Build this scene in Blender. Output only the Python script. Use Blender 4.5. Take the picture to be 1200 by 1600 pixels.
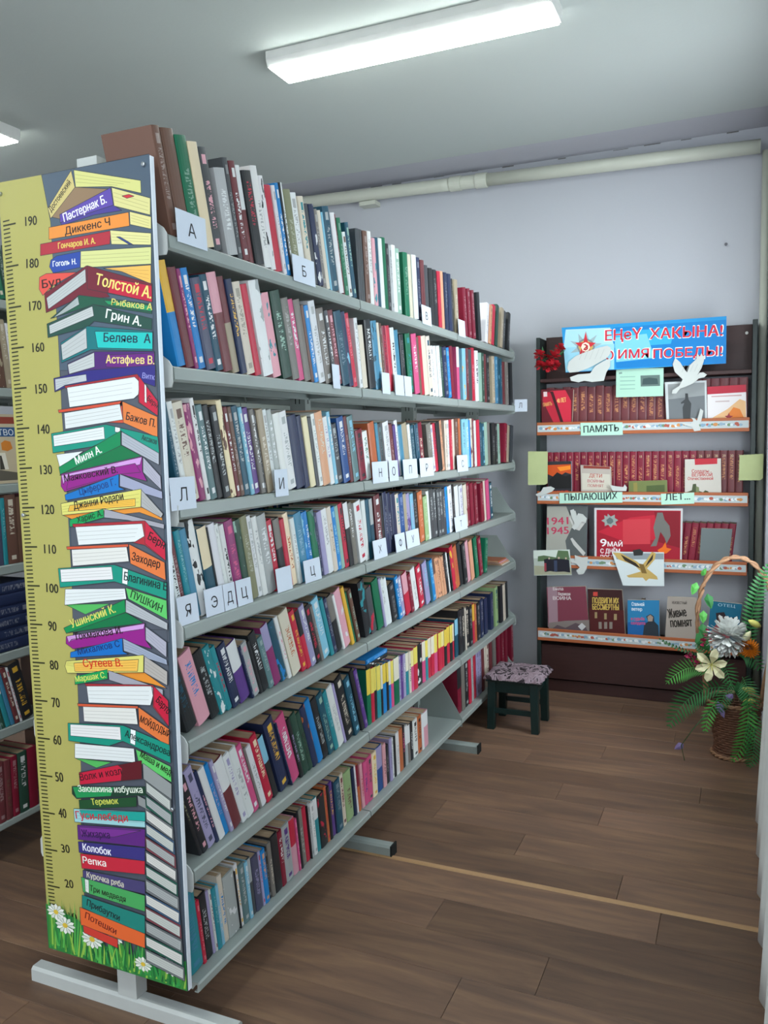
import bpy, bmesh, math, random
from mathutils import Vector, Matrix
for o in list(bpy.data.objects): bpy.data.objects.remove(o)
S=bpy.context.scene; COL=S.collection
PI=math.pi; sin=math.sin; cos=math.cos; rad=math.radians
# ---------------- camera ----------------
cd=bpy.data.cameras.new('camera'); cam=bpy.data.objects.new('camera',cd); COL.objects.link(cam); S.camera=cam
cd.sensor_fit='VERTICAL'; cd.sensor_height=36.0; cd.lens=1296.0/1600*36; cd.clip_start=.02
F=Vector((-0.39978,0.91248,-0.08693)); R_=Vector((0.91645,0.39969,-0.01916)); U=Vector((-0.01726,0.08733,0.99603))
m=Matrix((R_,U,-F)).transposed().to_4x4(); m.translation=Vector((1.7019,-1.5843,1.3554)); cam.matrix_world=m
# ---------------- world, daylight, exposure ----------------
FLOOR=-.14; CEIL=2.98; BACK=3.34; XL=-3.2; XR=1.95; YF=-3.6
w=bpy.data.worlds.new('world'); S.world=w; w.use_nodes=True
w.node_tree.nodes['Background'].inputs[0].default_value=(.8,.9,1,1); w.node_tree.nodes['Background'].inputs[1].default_value=1.6
def area(name,loc,rot,sx,sy,power,col):
    l=bpy.data.lights.new(name,'AREA'); l.shape='RECTANGLE'; l.size=sx; l.size_y=sy; l.energy=power; l.color=col
    o=bpy.data.objects.new(name,l); COL.objects.link(o); o.location=loc; o.rotation_euler=rot; return o
DAY=(.86,.94,1.0)
area('daylight_front_window',(-.2,YF-.25,1.45),(rad(90),0,0),3.4,1.7,35,DAY)          # shines +y through the wide window behind the camera
area('daylight_right_window',(XR+.22,1.25,1.5),(0,rad(90),0),1.7,2.2,90,DAY)          # shines -x through the curtained window
area('daylight_right_window_near',(XR+.22,-2.1,1.5),(0,rad(90),0),1.7,1.5,45,DAY)
LAMP=31.0
vs=S.view_settings; vs.view_transform='Standard'; vs.look='None'; vs.gamma=1; vs.use_curve_mapping=False; vs.exposure=0.45
# ---------------- helpers ----------------
def hx(s):
    v=[int(s[i:i+2],16)/255 for i in (0,2,4)]
    return tuple((c/12.92 if c<=.04045 else ((c+.055)/1.055)**2.4) for c in v)+(1.0,)
def base(name,rough=.6,spec=.3,metal=0):
    m=bpy.data.materials.new(name); m.use_nodes=True; n=m.node_tree.nodes; b=n['Principled BSDF']
    b.inputs['Roughness'].default_value=rough; b.inputs['Specular IOR Level'].default_value=spec; b.inputs['Metallic'].default_value=metal
    return m,n,m.node_tree.links,b
def mat(name,col,rough=.6,spec=.3,metal=0,var=.06,scale=9,bump=0.0,stretch=(1,1,1)):
    m,n,l,b=base(name,rough,spec,metal); c=hx(col)
    tc=n.new('ShaderNodeTexCoord'); mp=n.new('ShaderNodeMapping'); mp.inputs['Scale'].default_value=stretch
    nz=n.new('ShaderNodeTexNoise'); nz.inputs['Scale'].default_value=scale; nz.inputs['Detail'].default_value=4
    l.new(tc.outputs['Object'],mp.inputs[0]); l.new(mp.outputs[0],nz.inputs['Vector'])
    mx=n.new('ShaderNodeMix'); mx.data_type='RGBA'
    mx.inputs[6].default_value=tuple(x*(1-var*2) for x in c[:3])+(1,); mx.inputs[7].default_value=tuple(min(1,x*(1+var*2)) for x in c[:3])+(1,)
    l.new(nz.outputs['Fac'],mx.inputs[0]); l.new(mx.outputs[2],b.inputs['Base Color'])
    if bump:
        bp=n.new('ShaderNodeBump'); bp.inputs['Strength'].default_value=bump; bp.inputs['Distance'].default_value=.01
        l.new(nz.outputs['Fac'],bp.inputs['Height']); l.new(bp.outputs[0],b.inputs['Normal'])
    return m
class MB:
    def __init__(s): s.v=[]; s.f=[]; s.c=[]; s.m=[]; s.c2=[]; s.uv=[]
    def poly(s,pts,c=None,m=0,c2=None,uv=None):
        n=len(s.v); s.v+= [tuple(p) for p in pts]; s.f.append(tuple(range(n,n+len(pts)))); s.c.append(c); s.m.append(m); s.c2.append(c2); s.uv.append(uv)
    def mesh(s,vs,fs,c=None,m=0):
        n=len(s.v); s.v+=[tuple(p) for p in vs]
        for f in fs: s.f.append(tuple(i+n for i in f)); s.c.append(c); s.m.append(m); s.c2.append(None); s.uv.append(None)
    def box(s,a,b,c=None,m=0):
        x0,y0,z0=a;x1,y1,z1=b
        s.mesh([(x0,y0,z0),(x1,y0,z0),(x1,y1,z0),(x0,y1,z0),(x0,y0,z1),(x1,y0,z1),(x1,y1,z1),(x0,y1,z1)],
          [(0,3,2,1),(4,5,6,7),(0,1,5,4),(1,2,6,5),(2,3,7,6),(3,0,4,7)],c,m)
    def prism(s,pts,y0,y1,c=None,m=0,ax=1):
        # pts: outline in the plane across axis ax; extruded y0..y1
        def mk(p,t):
            return (t,p[0],p[1]) if ax==0 else ((p[0],t,p[1]) if ax==1 else (p[0],p[1],t))
        n=len(pts); vs=[mk(p,y0) for p in pts]+[mk(p,y1) for p in pts]
        fs=[tuple(range(n-1,-1,-1)),tuple(range(n,2*n))]+[(i,(i+1)%n,n+(i+1)%n,n+i) for i in range(n)]
        s.mesh(vs,fs,c,m)
    def tube(s,path,r,seg=8,c=None,m=0,cap=True):
        rs=r if isinstance(r,(list,tuple)) else [r]*len(path)
        P=[Vector(p) for p in path]; vs=[]; up=Vector((.13,.21,.97))
        for i,p in enumerate(P):
            t=(P[min(i+1,len(P)-1)]-P[max(i-1,0)]).normalized()
            a=t.cross(up)
            if a.length<.1: a=t.cross(Vector((1,0,0)))
            a.normalize(); b=t.cross(a)
            for k in range(seg):
                q=2*PI*k/seg; vs.append(p+a*cos(q)*rs[i]+b*sin(q)*rs[i])
        fs=[(i*seg+k,i*seg+(k+1)%seg,(i+1)*seg+(k+1)%seg,(i+1)*seg+k) for i in range(len(P)-1) for k in range(seg)]
        if cap: fs+=[tuple(range(seg-1,-1,-1)),tuple((len(P)-1)*seg+k for k in range(seg))]
        s.mesh(vs,fs,c,m)
    def build(s,name,mats,parent=None,smooth=False,loc=None):
        me=bpy.data.meshes.new(name); me.from_pydata(s.v,[],s.f)
        if not isinstance(mats,(list,tuple)): mats=[mats]
        for q in mats: me.materials.append(q)
        if len(mats)>1: me.polygons.foreach_set('material_index',s.m)
        if any(q is not None for q in s.c):
            for nm,src in (('c1',s.c),('c2',s.c2)):
                if nm=='c2' and not any(q is not None for q in s.c2): continue
                at=me.color_attributes.new(nm,'FLOAT_COLOR','CORNER'); d=[]
                for f,q in zip(s.f,src): d+= list(q or (0.5,.5,.5,1))*len(f)
                at.data.foreach_set('color',d)
        if any(q is not None for q in s.uv):
            u=me.uv_layers.new(name='UVMap'); d=[]
            for f,q in zip(s.f,s.uv):
                for k in range(len(f)): d+= list(q[k]) if q else [5,5]
            u.data.foreach_set('uv',d)
        if smooth: me.polygons.foreach_set('use_smooth',[True]*len(me.polygons))
        me.update(); o=bpy.data.objects.new(name,me); COL.objects.link(o)
        if parent: o.parent=parent
        if loc: o.location=loc
        return o
def bevel(o,wd=.002,seg=2,ang=35):
    b=o.modifiers.new('bevel','BEVEL'); b.width=wd; b.segments=seg; b.limit_method='ANGLE'; b.angle_limit=rad(ang); return o
def tag(o,label,cat,group=None):
    o['label']=label; o['category']=cat
    if group: o['group']=group
    return o
def thing(name,label,cat,loc=(0,0,0),group=None):
    o=bpy.data.objects.new(name,None); o.empty_display_size=.05; COL.objects.link(o); o.location=loc; return tag(o,label,cat,group)
def struct(o): o['kind']='structure'; return o
# ---------------- materials ----------------
def wall_mat(name,c1,c2,bump=.12):
    m,n,l,b=base(name,.75,.2)
    tc=n.new('ShaderNodeTexCoord'); nz=n.new('ShaderNodeTexNoise'); nz.inputs['Scale'].default_value=.9; nz.inputs['Detail'].default_value=5
    n2=n.new('ShaderNodeTexNoise'); n2.inputs['Scale'].default_value=60; n2.inputs['Detail'].default_value=3
    l.new(tc.outputs['Object'],nz.inputs[0]); l.new(tc.outputs['Object'],n2.inputs[0])
    mx=n.new('ShaderNodeMix'); mx.data_type='RGBA'; mx.inputs[6].default_value=hx(c1); mx.inputs[7].default_value=hx(c2)
    l.new(nz.outputs['Fac'],mx.inputs[0]); l.new(mx.outputs[2],b.inputs['Base Color'])
    bp=n.new('ShaderNodeBump'); bp.inputs['Strength'].default_value=bump; bp.inputs['Distance'].default_value=.004
    l.new(n2.outputs['Fac'],bp.inputs['Height']); l.new(bp.outputs[0],b.inputs['Normal'])
    return m,n,l,b,mx,tc
M_wall=wall_mat('lilac_wall_paint','b5b7be','c0c2c8')[0]
m,n,l,b,mx,tc=wall_mat('ceiling_paint','b9c0bc','c2c8c4'); M_ceil=m
# small brownish water stain above the shelving (a mark of its own on the plaster)
mp=n.new('ShaderNodeMapping'); mp.inputs['Location'].default_value=(.95,-1.75,0); mp.inputs['Scale'].default_value=(1.1,4.5,0)
l.new(tc.outputs['Object'],mp.inputs[0]); ln=n.new('ShaderNodeVectorMath'); ln.operation='LENGTH'; l.new(mp.outputs[0],ln.inputs[0])
nz=n.new('ShaderNodeTexNoise'); nz.inputs['Scale'].default_value=14; nz.inputs['Detail'].default_value=6; l.new(tc.outputs['Object'],nz.inputs[0])
s1=n.new('ShaderNodeMath'); s1.operation='SUBTRACT'; l.new(nz.outputs['Fac'],s1.inputs[0]); l.new(ln.outputs['Value'],s1.inputs[1])
s2=n.new('ShaderNodeMath'); s2.operation='MULTIPLY'; s2.use_clamp=True; l.new(s1.outputs[0],s2.inputs[0]); s2.inputs[1].default_value=1.1
m2=n.new('ShaderNodeMix'); m2.data_type='RGBA'; l.new(s2.outputs[0],m2.inputs[0]); l.new(mx.outputs[2],m2.inputs[6]); m2.inputs[7].default_value=hx('7a736a'); l.new(m2.outputs[2],b.inputs['Base Color'])
M_cove=wall_mat('cove_paint','b4b4bb','a9a9b1')[0]
M_white=mat('white_paint','dcdcd8',.45); M_pipe=mat('cream_pipe_enamel','c9cbbd',.4,.4,var=.03)
M_shelf=mat('grey_green_shelf_enamel','8f9894',.42,.45,var=.04,scale=5)
M_upr=mat('light_grey_upright_enamel','b4b8b6',.42,.45,var=.04)
M_dark=mat('dark_slot','1c1f1e',.8)
M_board=mat('white_board_edge','dfe6ee',.4); M_card=mat('white_card','ccd5e2',.6,var=.015); M_ink=mat('black_ink','23262c',.7)
M_rivet=mat('steel_rivet','aab0b5',.3,.5,.8)
def plank_mat():
    m,n,l,b=base('brown_wood_laminate',.42,.35)
    tc=n.new('ShaderNodeTexCoord'); oi=n.new('ShaderNodeObjectInfo'); cmb=n.new('ShaderNodeCombineXYZ')
    mu=n.new('ShaderNodeMath'); mu.operation='MULTIPLY'; mu.inputs[1].default_value=40; l.new(oi.outputs['Random'],mu.inputs[0]); l.new(mu.outputs[0],cmb.inputs[2])
    ad=n.new('ShaderNodeVectorMath'); l.new(tc.outputs['Object'],ad.inputs[0]); l.new(cmb.outputs[0],ad.inputs[1])
    mp=n.new('ShaderNodeMapping'); mp.inputs['Scale'].default_value=(1.6,13,1); l.new(ad.outputs[0],mp.inputs[0])
    nz=n.new('ShaderNodeTexNoise'); nz.inputs['Scale'].default_value=1.5; nz.inputs['Detail'].default_value=7; nz.inputs['Roughness'].default_value=.62; nz.inputs['Distortion'].default_value=.6; l.new(mp.outputs[0],nz.inputs[0])
    cr=n.new('ShaderNodeValToRGB'); e=cr.color_ramp.elements; e[0].position=.28; e[0].color=hx('5c493e'); e[1].position=.75; e[1].color=hx('8b6e55')
    e2=cr.color_ramp.elements.new(.5); e2.color=hx('735948'); l.new(nz.outputs['Fac'],cr.inputs[0])
    hs=n.new('ShaderNodeHueSaturation'); mr=n.new('ShaderNodeMapRange'); mr.inputs[3].default_value=.72; mr.inputs[4].default_value=1.16; l.new(oi.outputs['Random'],mr.inputs[0]); l.new(mr.outputs[0],hs.inputs['Value'])
    l.new(cr.outputs[0],hs.inputs['Color']); l.new(hs.outputs[0],b.inputs['Base Color'])
    n3=n.new('ShaderNodeMapRange'); n3.inputs[3].default_value=.36; n3.inputs[4].default_value=.55; l.new(nz.outputs['Fac'],n3.inputs[0]); l.new(n3.outputs[0],b.inputs['Roughness'])
    return m
M_plank=plank_mat()
def attr_mat(name,rough=.5,spec=.3,at='c1'):
    m,n,l,b=base(name,rough,spec); a=n.new('ShaderNodeAttribute'); a.attribute_name=at; l.new(a.outputs['Color'],b.inputs['Base Color']); return m
M_print=attr_mat('printed_vinyl',.38,.35); M_paper=attr_mat('printed_paper',.5,.3)
def book_mat():
    m,n,l,b=base('book_cover',.42,.35)
    a1=n.new('ShaderNodeAttribute'); a1.attribute_name='c1'; a2=n.new('ShaderNodeAttribute'); a2.attribute_name='c2'
    uv=n.new('ShaderNodeUVMap'); sp=n.new('ShaderNodeSeparateXYZ'); l.new(uv.outputs[0],sp.inputs[0])
    def M(op,x,y=None,cl=False):
        q=n.new('ShaderNodeMath'); q.operation=op; q.use_clamp=cl
        for i,v in enumerate((x,y)):
            if v is None: continue
            if isinstance(v,(int,float)): q.inputs[i].default_value=v
            else: l.new(v,q.inputs[i])
        return q.outputs[0]
    u,v=sp.outputs[0],sp.outputs[1]; seed=a1.outputs['Alpha']; mode=a2.outputs['Alpha']
    on_sp=M('LESS_THAN',u,1.5)
    cx=n.new('ShaderNodeCombineXYZ'); l.new(M('MULTIPLY',u,1.7),cx.inputs[0]); l.new(M('MULTIPLY',v,34),cx.inputs[1]); l.new(M('MULTIPLY',seed,77),cx.inputs[2])
    nz=n.new('ShaderNodeTexNoise'); nz.inputs['Scale'].default_value=1.6; nz.inputs['Detail'].default_value=1; l.new(cx.outputs[0],nz.inputs[0])
    glyph=M('GREATER_THAN',nz.outputs['Fac'],.52)
    inu=M('LESS_THAN',M('ABSOLUTE',M('SUBTRACT',u,.5)),.22)
    lo=M('ADD',.2,M('MULTIPLY',seed,.25)); inv=M('MULTIPLY',M('GREATER_THAN',v,lo),M('LESS_THAN',v,M('ADD',lo,.46)))
    text=M('MULTIPLY',M('MULTIPLY',glyph,inu),inv)
    band=M('MULTIPLY',M('GREATER_THAN',v,.84),M('LESS_THAN',v,.93)); foot=M('MULTIPLY',M('GREATER_THAN',v,.06),M('LESS_THAN',v,.12))
    band=M('MULTIPLY',M('ADD',band,foot,True),inu)
    two=M('GREATER_THAN',v,M('ADD',.5,M('MULTIPLY',seed,.12)))
    c3=n.new('ShaderNodeCombineXYZ'); l.new(M('MULTIPLY',u,1.1),c3.inputs[0]); l.new(M('MULTIPLY',v,3.2),c3.inputs[1]); l.new(M('MULTIPLY',seed,31),c3.inputs[2])
    n2=n.new('ShaderNodeTexNoise'); n2.inputs['Scale'].default_value=1.3; n2.inputs['Detail'].default_value=3; l.new(c3.outputs[0],n2.inputs[0]); patch=M('GREATER_THAN',n2.outputs['Fac'],.6)
    # mode: 0 text, .34 text+band, .67 patch, 1 two-tone
    f=M('MULTIPLY',text,M('LESS_THAN',mode,.5)); f=M('ADD',f,M('MULTIPLY',band,M('MULTIPLY',M('GREATER_THAN',mode,.2),M('LESS_THAN',mode,.5))),True)
    f=M('ADD',f,M('MULTIPLY',patch,M('MULTIPLY',M('GREATER_THAN',mode,.5),M('LESS_THAN',mode,.8))),True)
    f=M('ADD',f,M('MULTIPLY',two,M('GREATER_THAN',mode,.8)),True); f=M('MULTIPLY',f,on_sp)
    mx=n.new('ShaderNodeMix'); mx.data_type='RGBA'; l.new(f,mx.inputs[0]); l.new(a1.outputs['Color'],mx.inputs[6]); l.new(a2.outputs['Color'],mx.inputs[7]); l.new(mx.outputs[2],b.inputs['Base Color'])
    return m
M_book=book_mat()
def page_mat(name,ca,cb):
    m,n,l,b=base(name,.8,.15); tc=n.new('ShaderNodeTexCoord'); mp=n.new('ShaderNodeMapping'); mp.inputs['Scale'].default_value=(3,420,3)
    nz=n.new('ShaderNodeTexNoise'); nz.inputs['Scale'].default_value=1; nz.inputs['Detail'].default_value=2; l.new(tc.outputs['Object'],mp.inputs[0]); l.new(mp.outputs[0],nz.inputs[0])
    mx=n.new('ShaderNodeMix'); mx.data_type='RGBA'; mx.inputs[6].default_value=hx(ca); mx.inputs[7].default_value=hx(cb); l.new(nz.outputs['Fac'],mx.inputs[0]); l.new(mx.outputs[2],b.inputs['Base Color']); return m
M_pw=page_mat('white_pages','c4beb0','e2dccd'); M_pt=page_mat('old_tan_pages','9a8268','c0a88a')
BOOKS=[
"""|14 N,15,64,241 N,79,55,247 G,134,47,247 C,181,41,246 dP,222,40,246 sW,262,68,214 d,330,25,252 MW,355,31,251 MW,386,26,249 kr,412,46,243 W,458,35,267 Wk,493,28,251 r,521,43,235 W,564,19,244 BW,583,22,255 k,605,11,262 Wk,616,12,265 o,628,43,250 W,671,44,252 wt,715,33,252 d,748,30,239 nW,778,35,245 g,813,26,239 w,839,27,241 c,866,14,242 Ts,880,47,263 W,927,33,254 M,960,10,257 G,970,30,248 WN,1000,30,210 Tm,1030,51,247 |6 d,1081,32,241 d,1113,27,245 N,1140,38,246 W,1178,34,253 Pt,1212,29,236 T,1241,29,244 W,1270,36,248 G,1306,36,258 k,1342,25,243 s,1367,25,241 W,1392,38,248 mW,1430,46,244 G,1476,81,244 w,1557,43,246 W,1600,50,252 n,1650,44,251 M,1694,46,249 d,1740,46,237 k,1786,64,236 k,1850,49,238 r,1899,42,240 S,1941,43,247 n,1984,43,249 n,2027,63,253 k,2090,37,239 z,2127,56,243 |9 R,2183,138,229 R,2321,62,233 R,2383,53,233 k,2436,98,238 |-10 Ws,2534,114,207 S,2648,60,205 r,2708,48,213 D,2756,75,225 z,2831,90,219 d,2921,53,211 k,2974,95,213 """,
"""|15 By,21,66,245 M,87,33,235 lP,120,16,238 BW,136,32,242 er,168,41,224 TW,209,34,239 MP,243,44,250 zM,287,34,247 ny,321,31,246 w,352,42,244 r,394,33,245 Ws,427,62,261 Pt,489,46,236 Dm,535,64,250 g,599,43,238 pW,642,36,241 g,678,41,245 N,719,21,236 BW,740,30,237 W,770,44,254 gW,814,50,237 dW,864,28,238 MP,892,38,242 T,930,59,244 nc,989,35,250 r,1024,52,250 |10 W,1076,27,240 w,1103,38,219 kW,1141,68,243 fT,1209,52,246 wc,1261,30,246 N,1291,18,247 Rr,1309,37,241 r,1346,38,245 Wk,1384,39,242 f,1423,46,237 k,1469,41,225 Gt,1510,84,236 pW,1594,58,241 N,1652,22,235 r,1674,45,241 w,1719,55,246 wT,1774,47,251 W,1821,33,215 W,1854,33,218 W,1887,42,221 D,1929,34,222 n,1963,62,224 B,2025,45,226 R,2070,74,237 |4 pW,2144,38,241 cy,2182,99,242 M,2281,40,248 d,2321,52,246 r,2373,53,258 Wk,2426,54,249 m,2480,67,245 D,2547,46,249 M,2593,35,246 k,2628,59,247 z,2687,86,246 f,2773,63,249 Tc,2836,51,250 T,2887,40,247 M,2927,67,234 g,2994,55,238 k,3049,99,241 """,
"""|13 vP,12,14,242 T,26,37,246 W,63,21,248 wN,84,44,246 lP,128,27,244 Wk,155,17,260 hW,172,28,243 ks,200,29,243 ks,229,32,242 CN,261,24,258 MW,285,19,241 N,304,22,242 Ts,326,32,244 cW,358,19,243 vW,377,33,240 gW,410,21,239 k,431,14,238 zw,445,35,238 W,480,25,239 sW,505,29,240 W,534,34,229 Ws,568,47,234 n,615,52,223 n,667,33,224 C,700,34,222 d,734,26,221 Ws,760,26,233 Sw,786,50,238 WV,836,32,224 cW,868,24,242 ds,892,43,200 bW,935,50,224 M,985,26,229 hc,1011,47,229 |12 Rk,1058,65,180 WG,1123,44,175 O,1167,70,208 f,1237,24,208 dh,1261,36,206 Ws,1297,63,211 M,1360,38,204 v,1398,26,202 W,1424,33,220 f,1457,41,200 z,1498,56,208 W,1554,28,206 T,1582,44,201 T,1626,45,206 Rw,1671,53,212 g,1724,95,210 WV,1819,33,205 rn,1852,33,213 k,1885,51,217 S,1936,35,226 |5 w,1971,35,225 W,2006,36,226 r,2042,37,229 w,2079,37,232 N,2116,57,236 O,2173,29,237 c,2202,70,234 cW,2272,61,235 B,2333,21,232 wM,2354,42,239 M,2396,22,240 W,2418,43,230 r,2461,45,234 T,2506,45,219 Tc,2551,46,216 m,2597,59,223 g,2656,48,223 k,2704,87,221 k,2791,50,218 m,2841,52,218 |-7 R,2893,108,220 z,3001,55,210 d,3056,85,210 """,
"""|13 Wk,18,42,221 M,60,21,237 t,81,21,234 f,102,30,233 Wk,132,38,252 TC,170,40,229 k,210,9,228 W,219,30,235 Ws,249,21,232 Wk,270,22,228 lp,292,41,235 Dm,333,32,233 o,365,34,241 Ws,399,24,240 Ws,423,27,235 sW,450,47,235 rW,497,33,216 kg,530,38,216 r,568,27,213 CO,595,32,228 Ws,627,24,211 f,651,46,222 Bc,697,21,221 BW,718,26,223 Gh,744,40,222 n,784,13,217 V,797,32,215 W,829,38,220 wz,867,33,224 Bc,900,30,221 m,930,29,223 rk,959,31,229 kW,990,36,229 gW,1026,42,226 Wr,1068,61,224 |9 W,1129,33,223 T,1162,29,225 Ts,1191,29,225 MW,1220,66,234 k,1286,25,230 n,1311,38,241 n,1349,38,235 n,1387,46,230 wt,1433,34,225 b,1467,48,224 z,1515,35,221 Vv,1550,36,219 cV,1586,36,216 k,1622,53,218 O,1675,61,217 j,1736,48,194 W,1784,32,214 ds,1816,41,220 ds,1857,42,217 ds,1899,34,215 ds,1933,44,215 ds,1977,35,212 Bt,2012,36,219 W,2048,65,219 k,2113,38,219 W,2151,58,213 WV,2209,60,212 wM,2269,61,212 R,2330,53,218 R,2383,64,214 R,2447,67,211 R,2514,103,206 w,2617,35,215 p,2652,73,216 TW,2725,62,195 """,
"""|21 kT,27,89,218 PB,116,59,211 ks,175,41,204 tW,216,33,209 tr,249,24,201 nW,273,41,197 vW,314,53,186 n,367,10,173 sP,377,34,175 k,411,14,177 kW,425,39,194 h,464,29,173 lV,493,41,202 TB,534,39,205 WP,573,19,218 wO,592,61,222 ry,653,33,217 rk,686,30,212 VW,716,35,221 kr,751,36,213 g,787,18,209 cW,805,51,223 t,856,24,218 n,880,29,212 kg,909,40,215 W,949,15,216 PW,964,51,224 y,1015,22,232 G,1037,26,204 Nm,1063,27,212 |17 kt,1090,96,220 dr,1186,48,185 G,1234,73,203 V,1307,18,206 W,1325,32,198 W,1357,33,195 k,1390,66,161 BW,1456,34,186 VW,1490,42,176 rP,1532,57,182 R,1589,37,173 W,1626,52,189 rW,1678,70,191 Vc,1748,72,195 T,1820,33,195 Bc,1853,42,193 SN,1895,35,196 SN,1930,26,194 SN,1956,26,194 SN,1982,27,193 SN,2009,27,192 k,2036,37,200 W,2073,27,198 k,2100,29,194 ry,2129,48,222 Or,2177,58,214 |15 k,2235,61,220 k,2296,62,211 P,2358,53,214 S,2411,66,210 G,2477,78,218 R,2555,70,208 |-6 G,2625,72,185 """,
"""|21 ko,21,77,266 kP,98,28,240 Ve,126,34,256 nP,160,15,237 W,175,27,236 BV,202,24,236 VW,226,15,242 MW,241,41,231 WV,282,29,234 Ws,311,37,235 pW,348,31,233 g,379,10,219 Ws,389,28,213 rC,417,36,236 kc,453,30,219 ny,483,69,253 n,552,7,237 pW,559,53,244 kV,612,20,225 Dm,632,38,228 Dk,670,30,220 nO,700,36,232 B,736,36,244 ks,772,41,234 Tm,813,43,240 t,856,30,237 Ws,886,44,242 V,930,16,245 kw,946,62,256 Tc,1008,43,241 k,1051,39,260 v,1090,28,252 |2 GY,1118,35,210 rY,1153,29,206 kY,1182,24,204 tY,1206,36,201 kY,1242,18,196 BY,1260,38,194 kY,1298,19,191 BY,1317,25,191 pY,1342,26,187 GY,1368,54,189 V,1422,27,182 v,1449,27,180 VW,1476,28,178 tY,1504,29,177 wk,1533,22,176 pY,1555,29,175 rY,1584,45,180 kW,1629,61,178 pY,1690,39,180 tY,1729,32,177 rY,1761,41,177 rY,1802,41,177 pY,1843,43,176 rY,1886,43,175 rY,1929,44,171 kY,1973,37,171 rY,2010,46,174 kY,2056,37,174 rY,2093,38,175 Tc,2131,49,185 |5 k,2180,50,222 kw,2230,51,218 w,2281,20,214 kw,2301,53,210 k,2354,54,206 ry,2408,44,207 O,2452,33,199 k,2485,57,197 n,2542,58,206 n,2600,84,196 n,2684,113,203 jT,2797,91,221 k,2888,95,215 w,2983,55,210 k,3038,57,212 """,
"""|8 tf,33,57,232 r,90,14,183 ks,104,32,189 V,136,12,186 WR,148,8,184 t,156,18,182 cw,174,15,180 wB,189,21,201 sW,210,51,185 k,261,6,177 Wy,267,16,193 hs,283,27,183 cW,310,16,178 ds,326,21,178 eV,347,34,172 Vr,381,11,176 BS,392,25,171 k,417,14,167 gw,431,19,176 k,450,41,186 RW,491,27,182 sv,518,43,186 Pr,561,33,188 p,594,12,179 k,606,13,196 g,619,29,195 r,648,26,189 k,674,4,189 s,678,18,193 W,696,22,186 tW,718,27,191 kr,745,46,189 Or,791,19,203 k,810,19,194 vy,829,29,198 n,858,5,196 T,863,45,190 wM,908,30,196 jN,938,63,187 n,1001,22,184 W,1023,16,184 OR,1039,28,183 Pr,1067,22,175 |4 pv,1089,35,168 pd,1124,40,174 Cy,1164,42,173 bV,1206,55,179 PN,1261,32,173 k,1293,32,156 V,1325,26,175 W,1351,20,169 k,1371,20,165 W,1391,34,175 O,1425,41,175 kp,1466,28,177 sW,1494,29,170 gW,1523,29,163 kW,1552,29,164 Wk,1581,53,162 Ok,1634,46,163 W,1680,24,160 PW,1704,56,159 Rk,2028,204,251 g,2232,51,250 ks,2283,63,238 r,2346,43,238 s,2389,33,235 r,2422,56,251 V,2478,45,248 V,2523,47,244 M,2570,47,251 w,2617,36,251 wM,2653,49,251 M,2702,75,250 g,2777,65,245 R,2842,93,251 R,2935,83,251 R,3018,85,251 R,3103,118,237 """]
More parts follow.
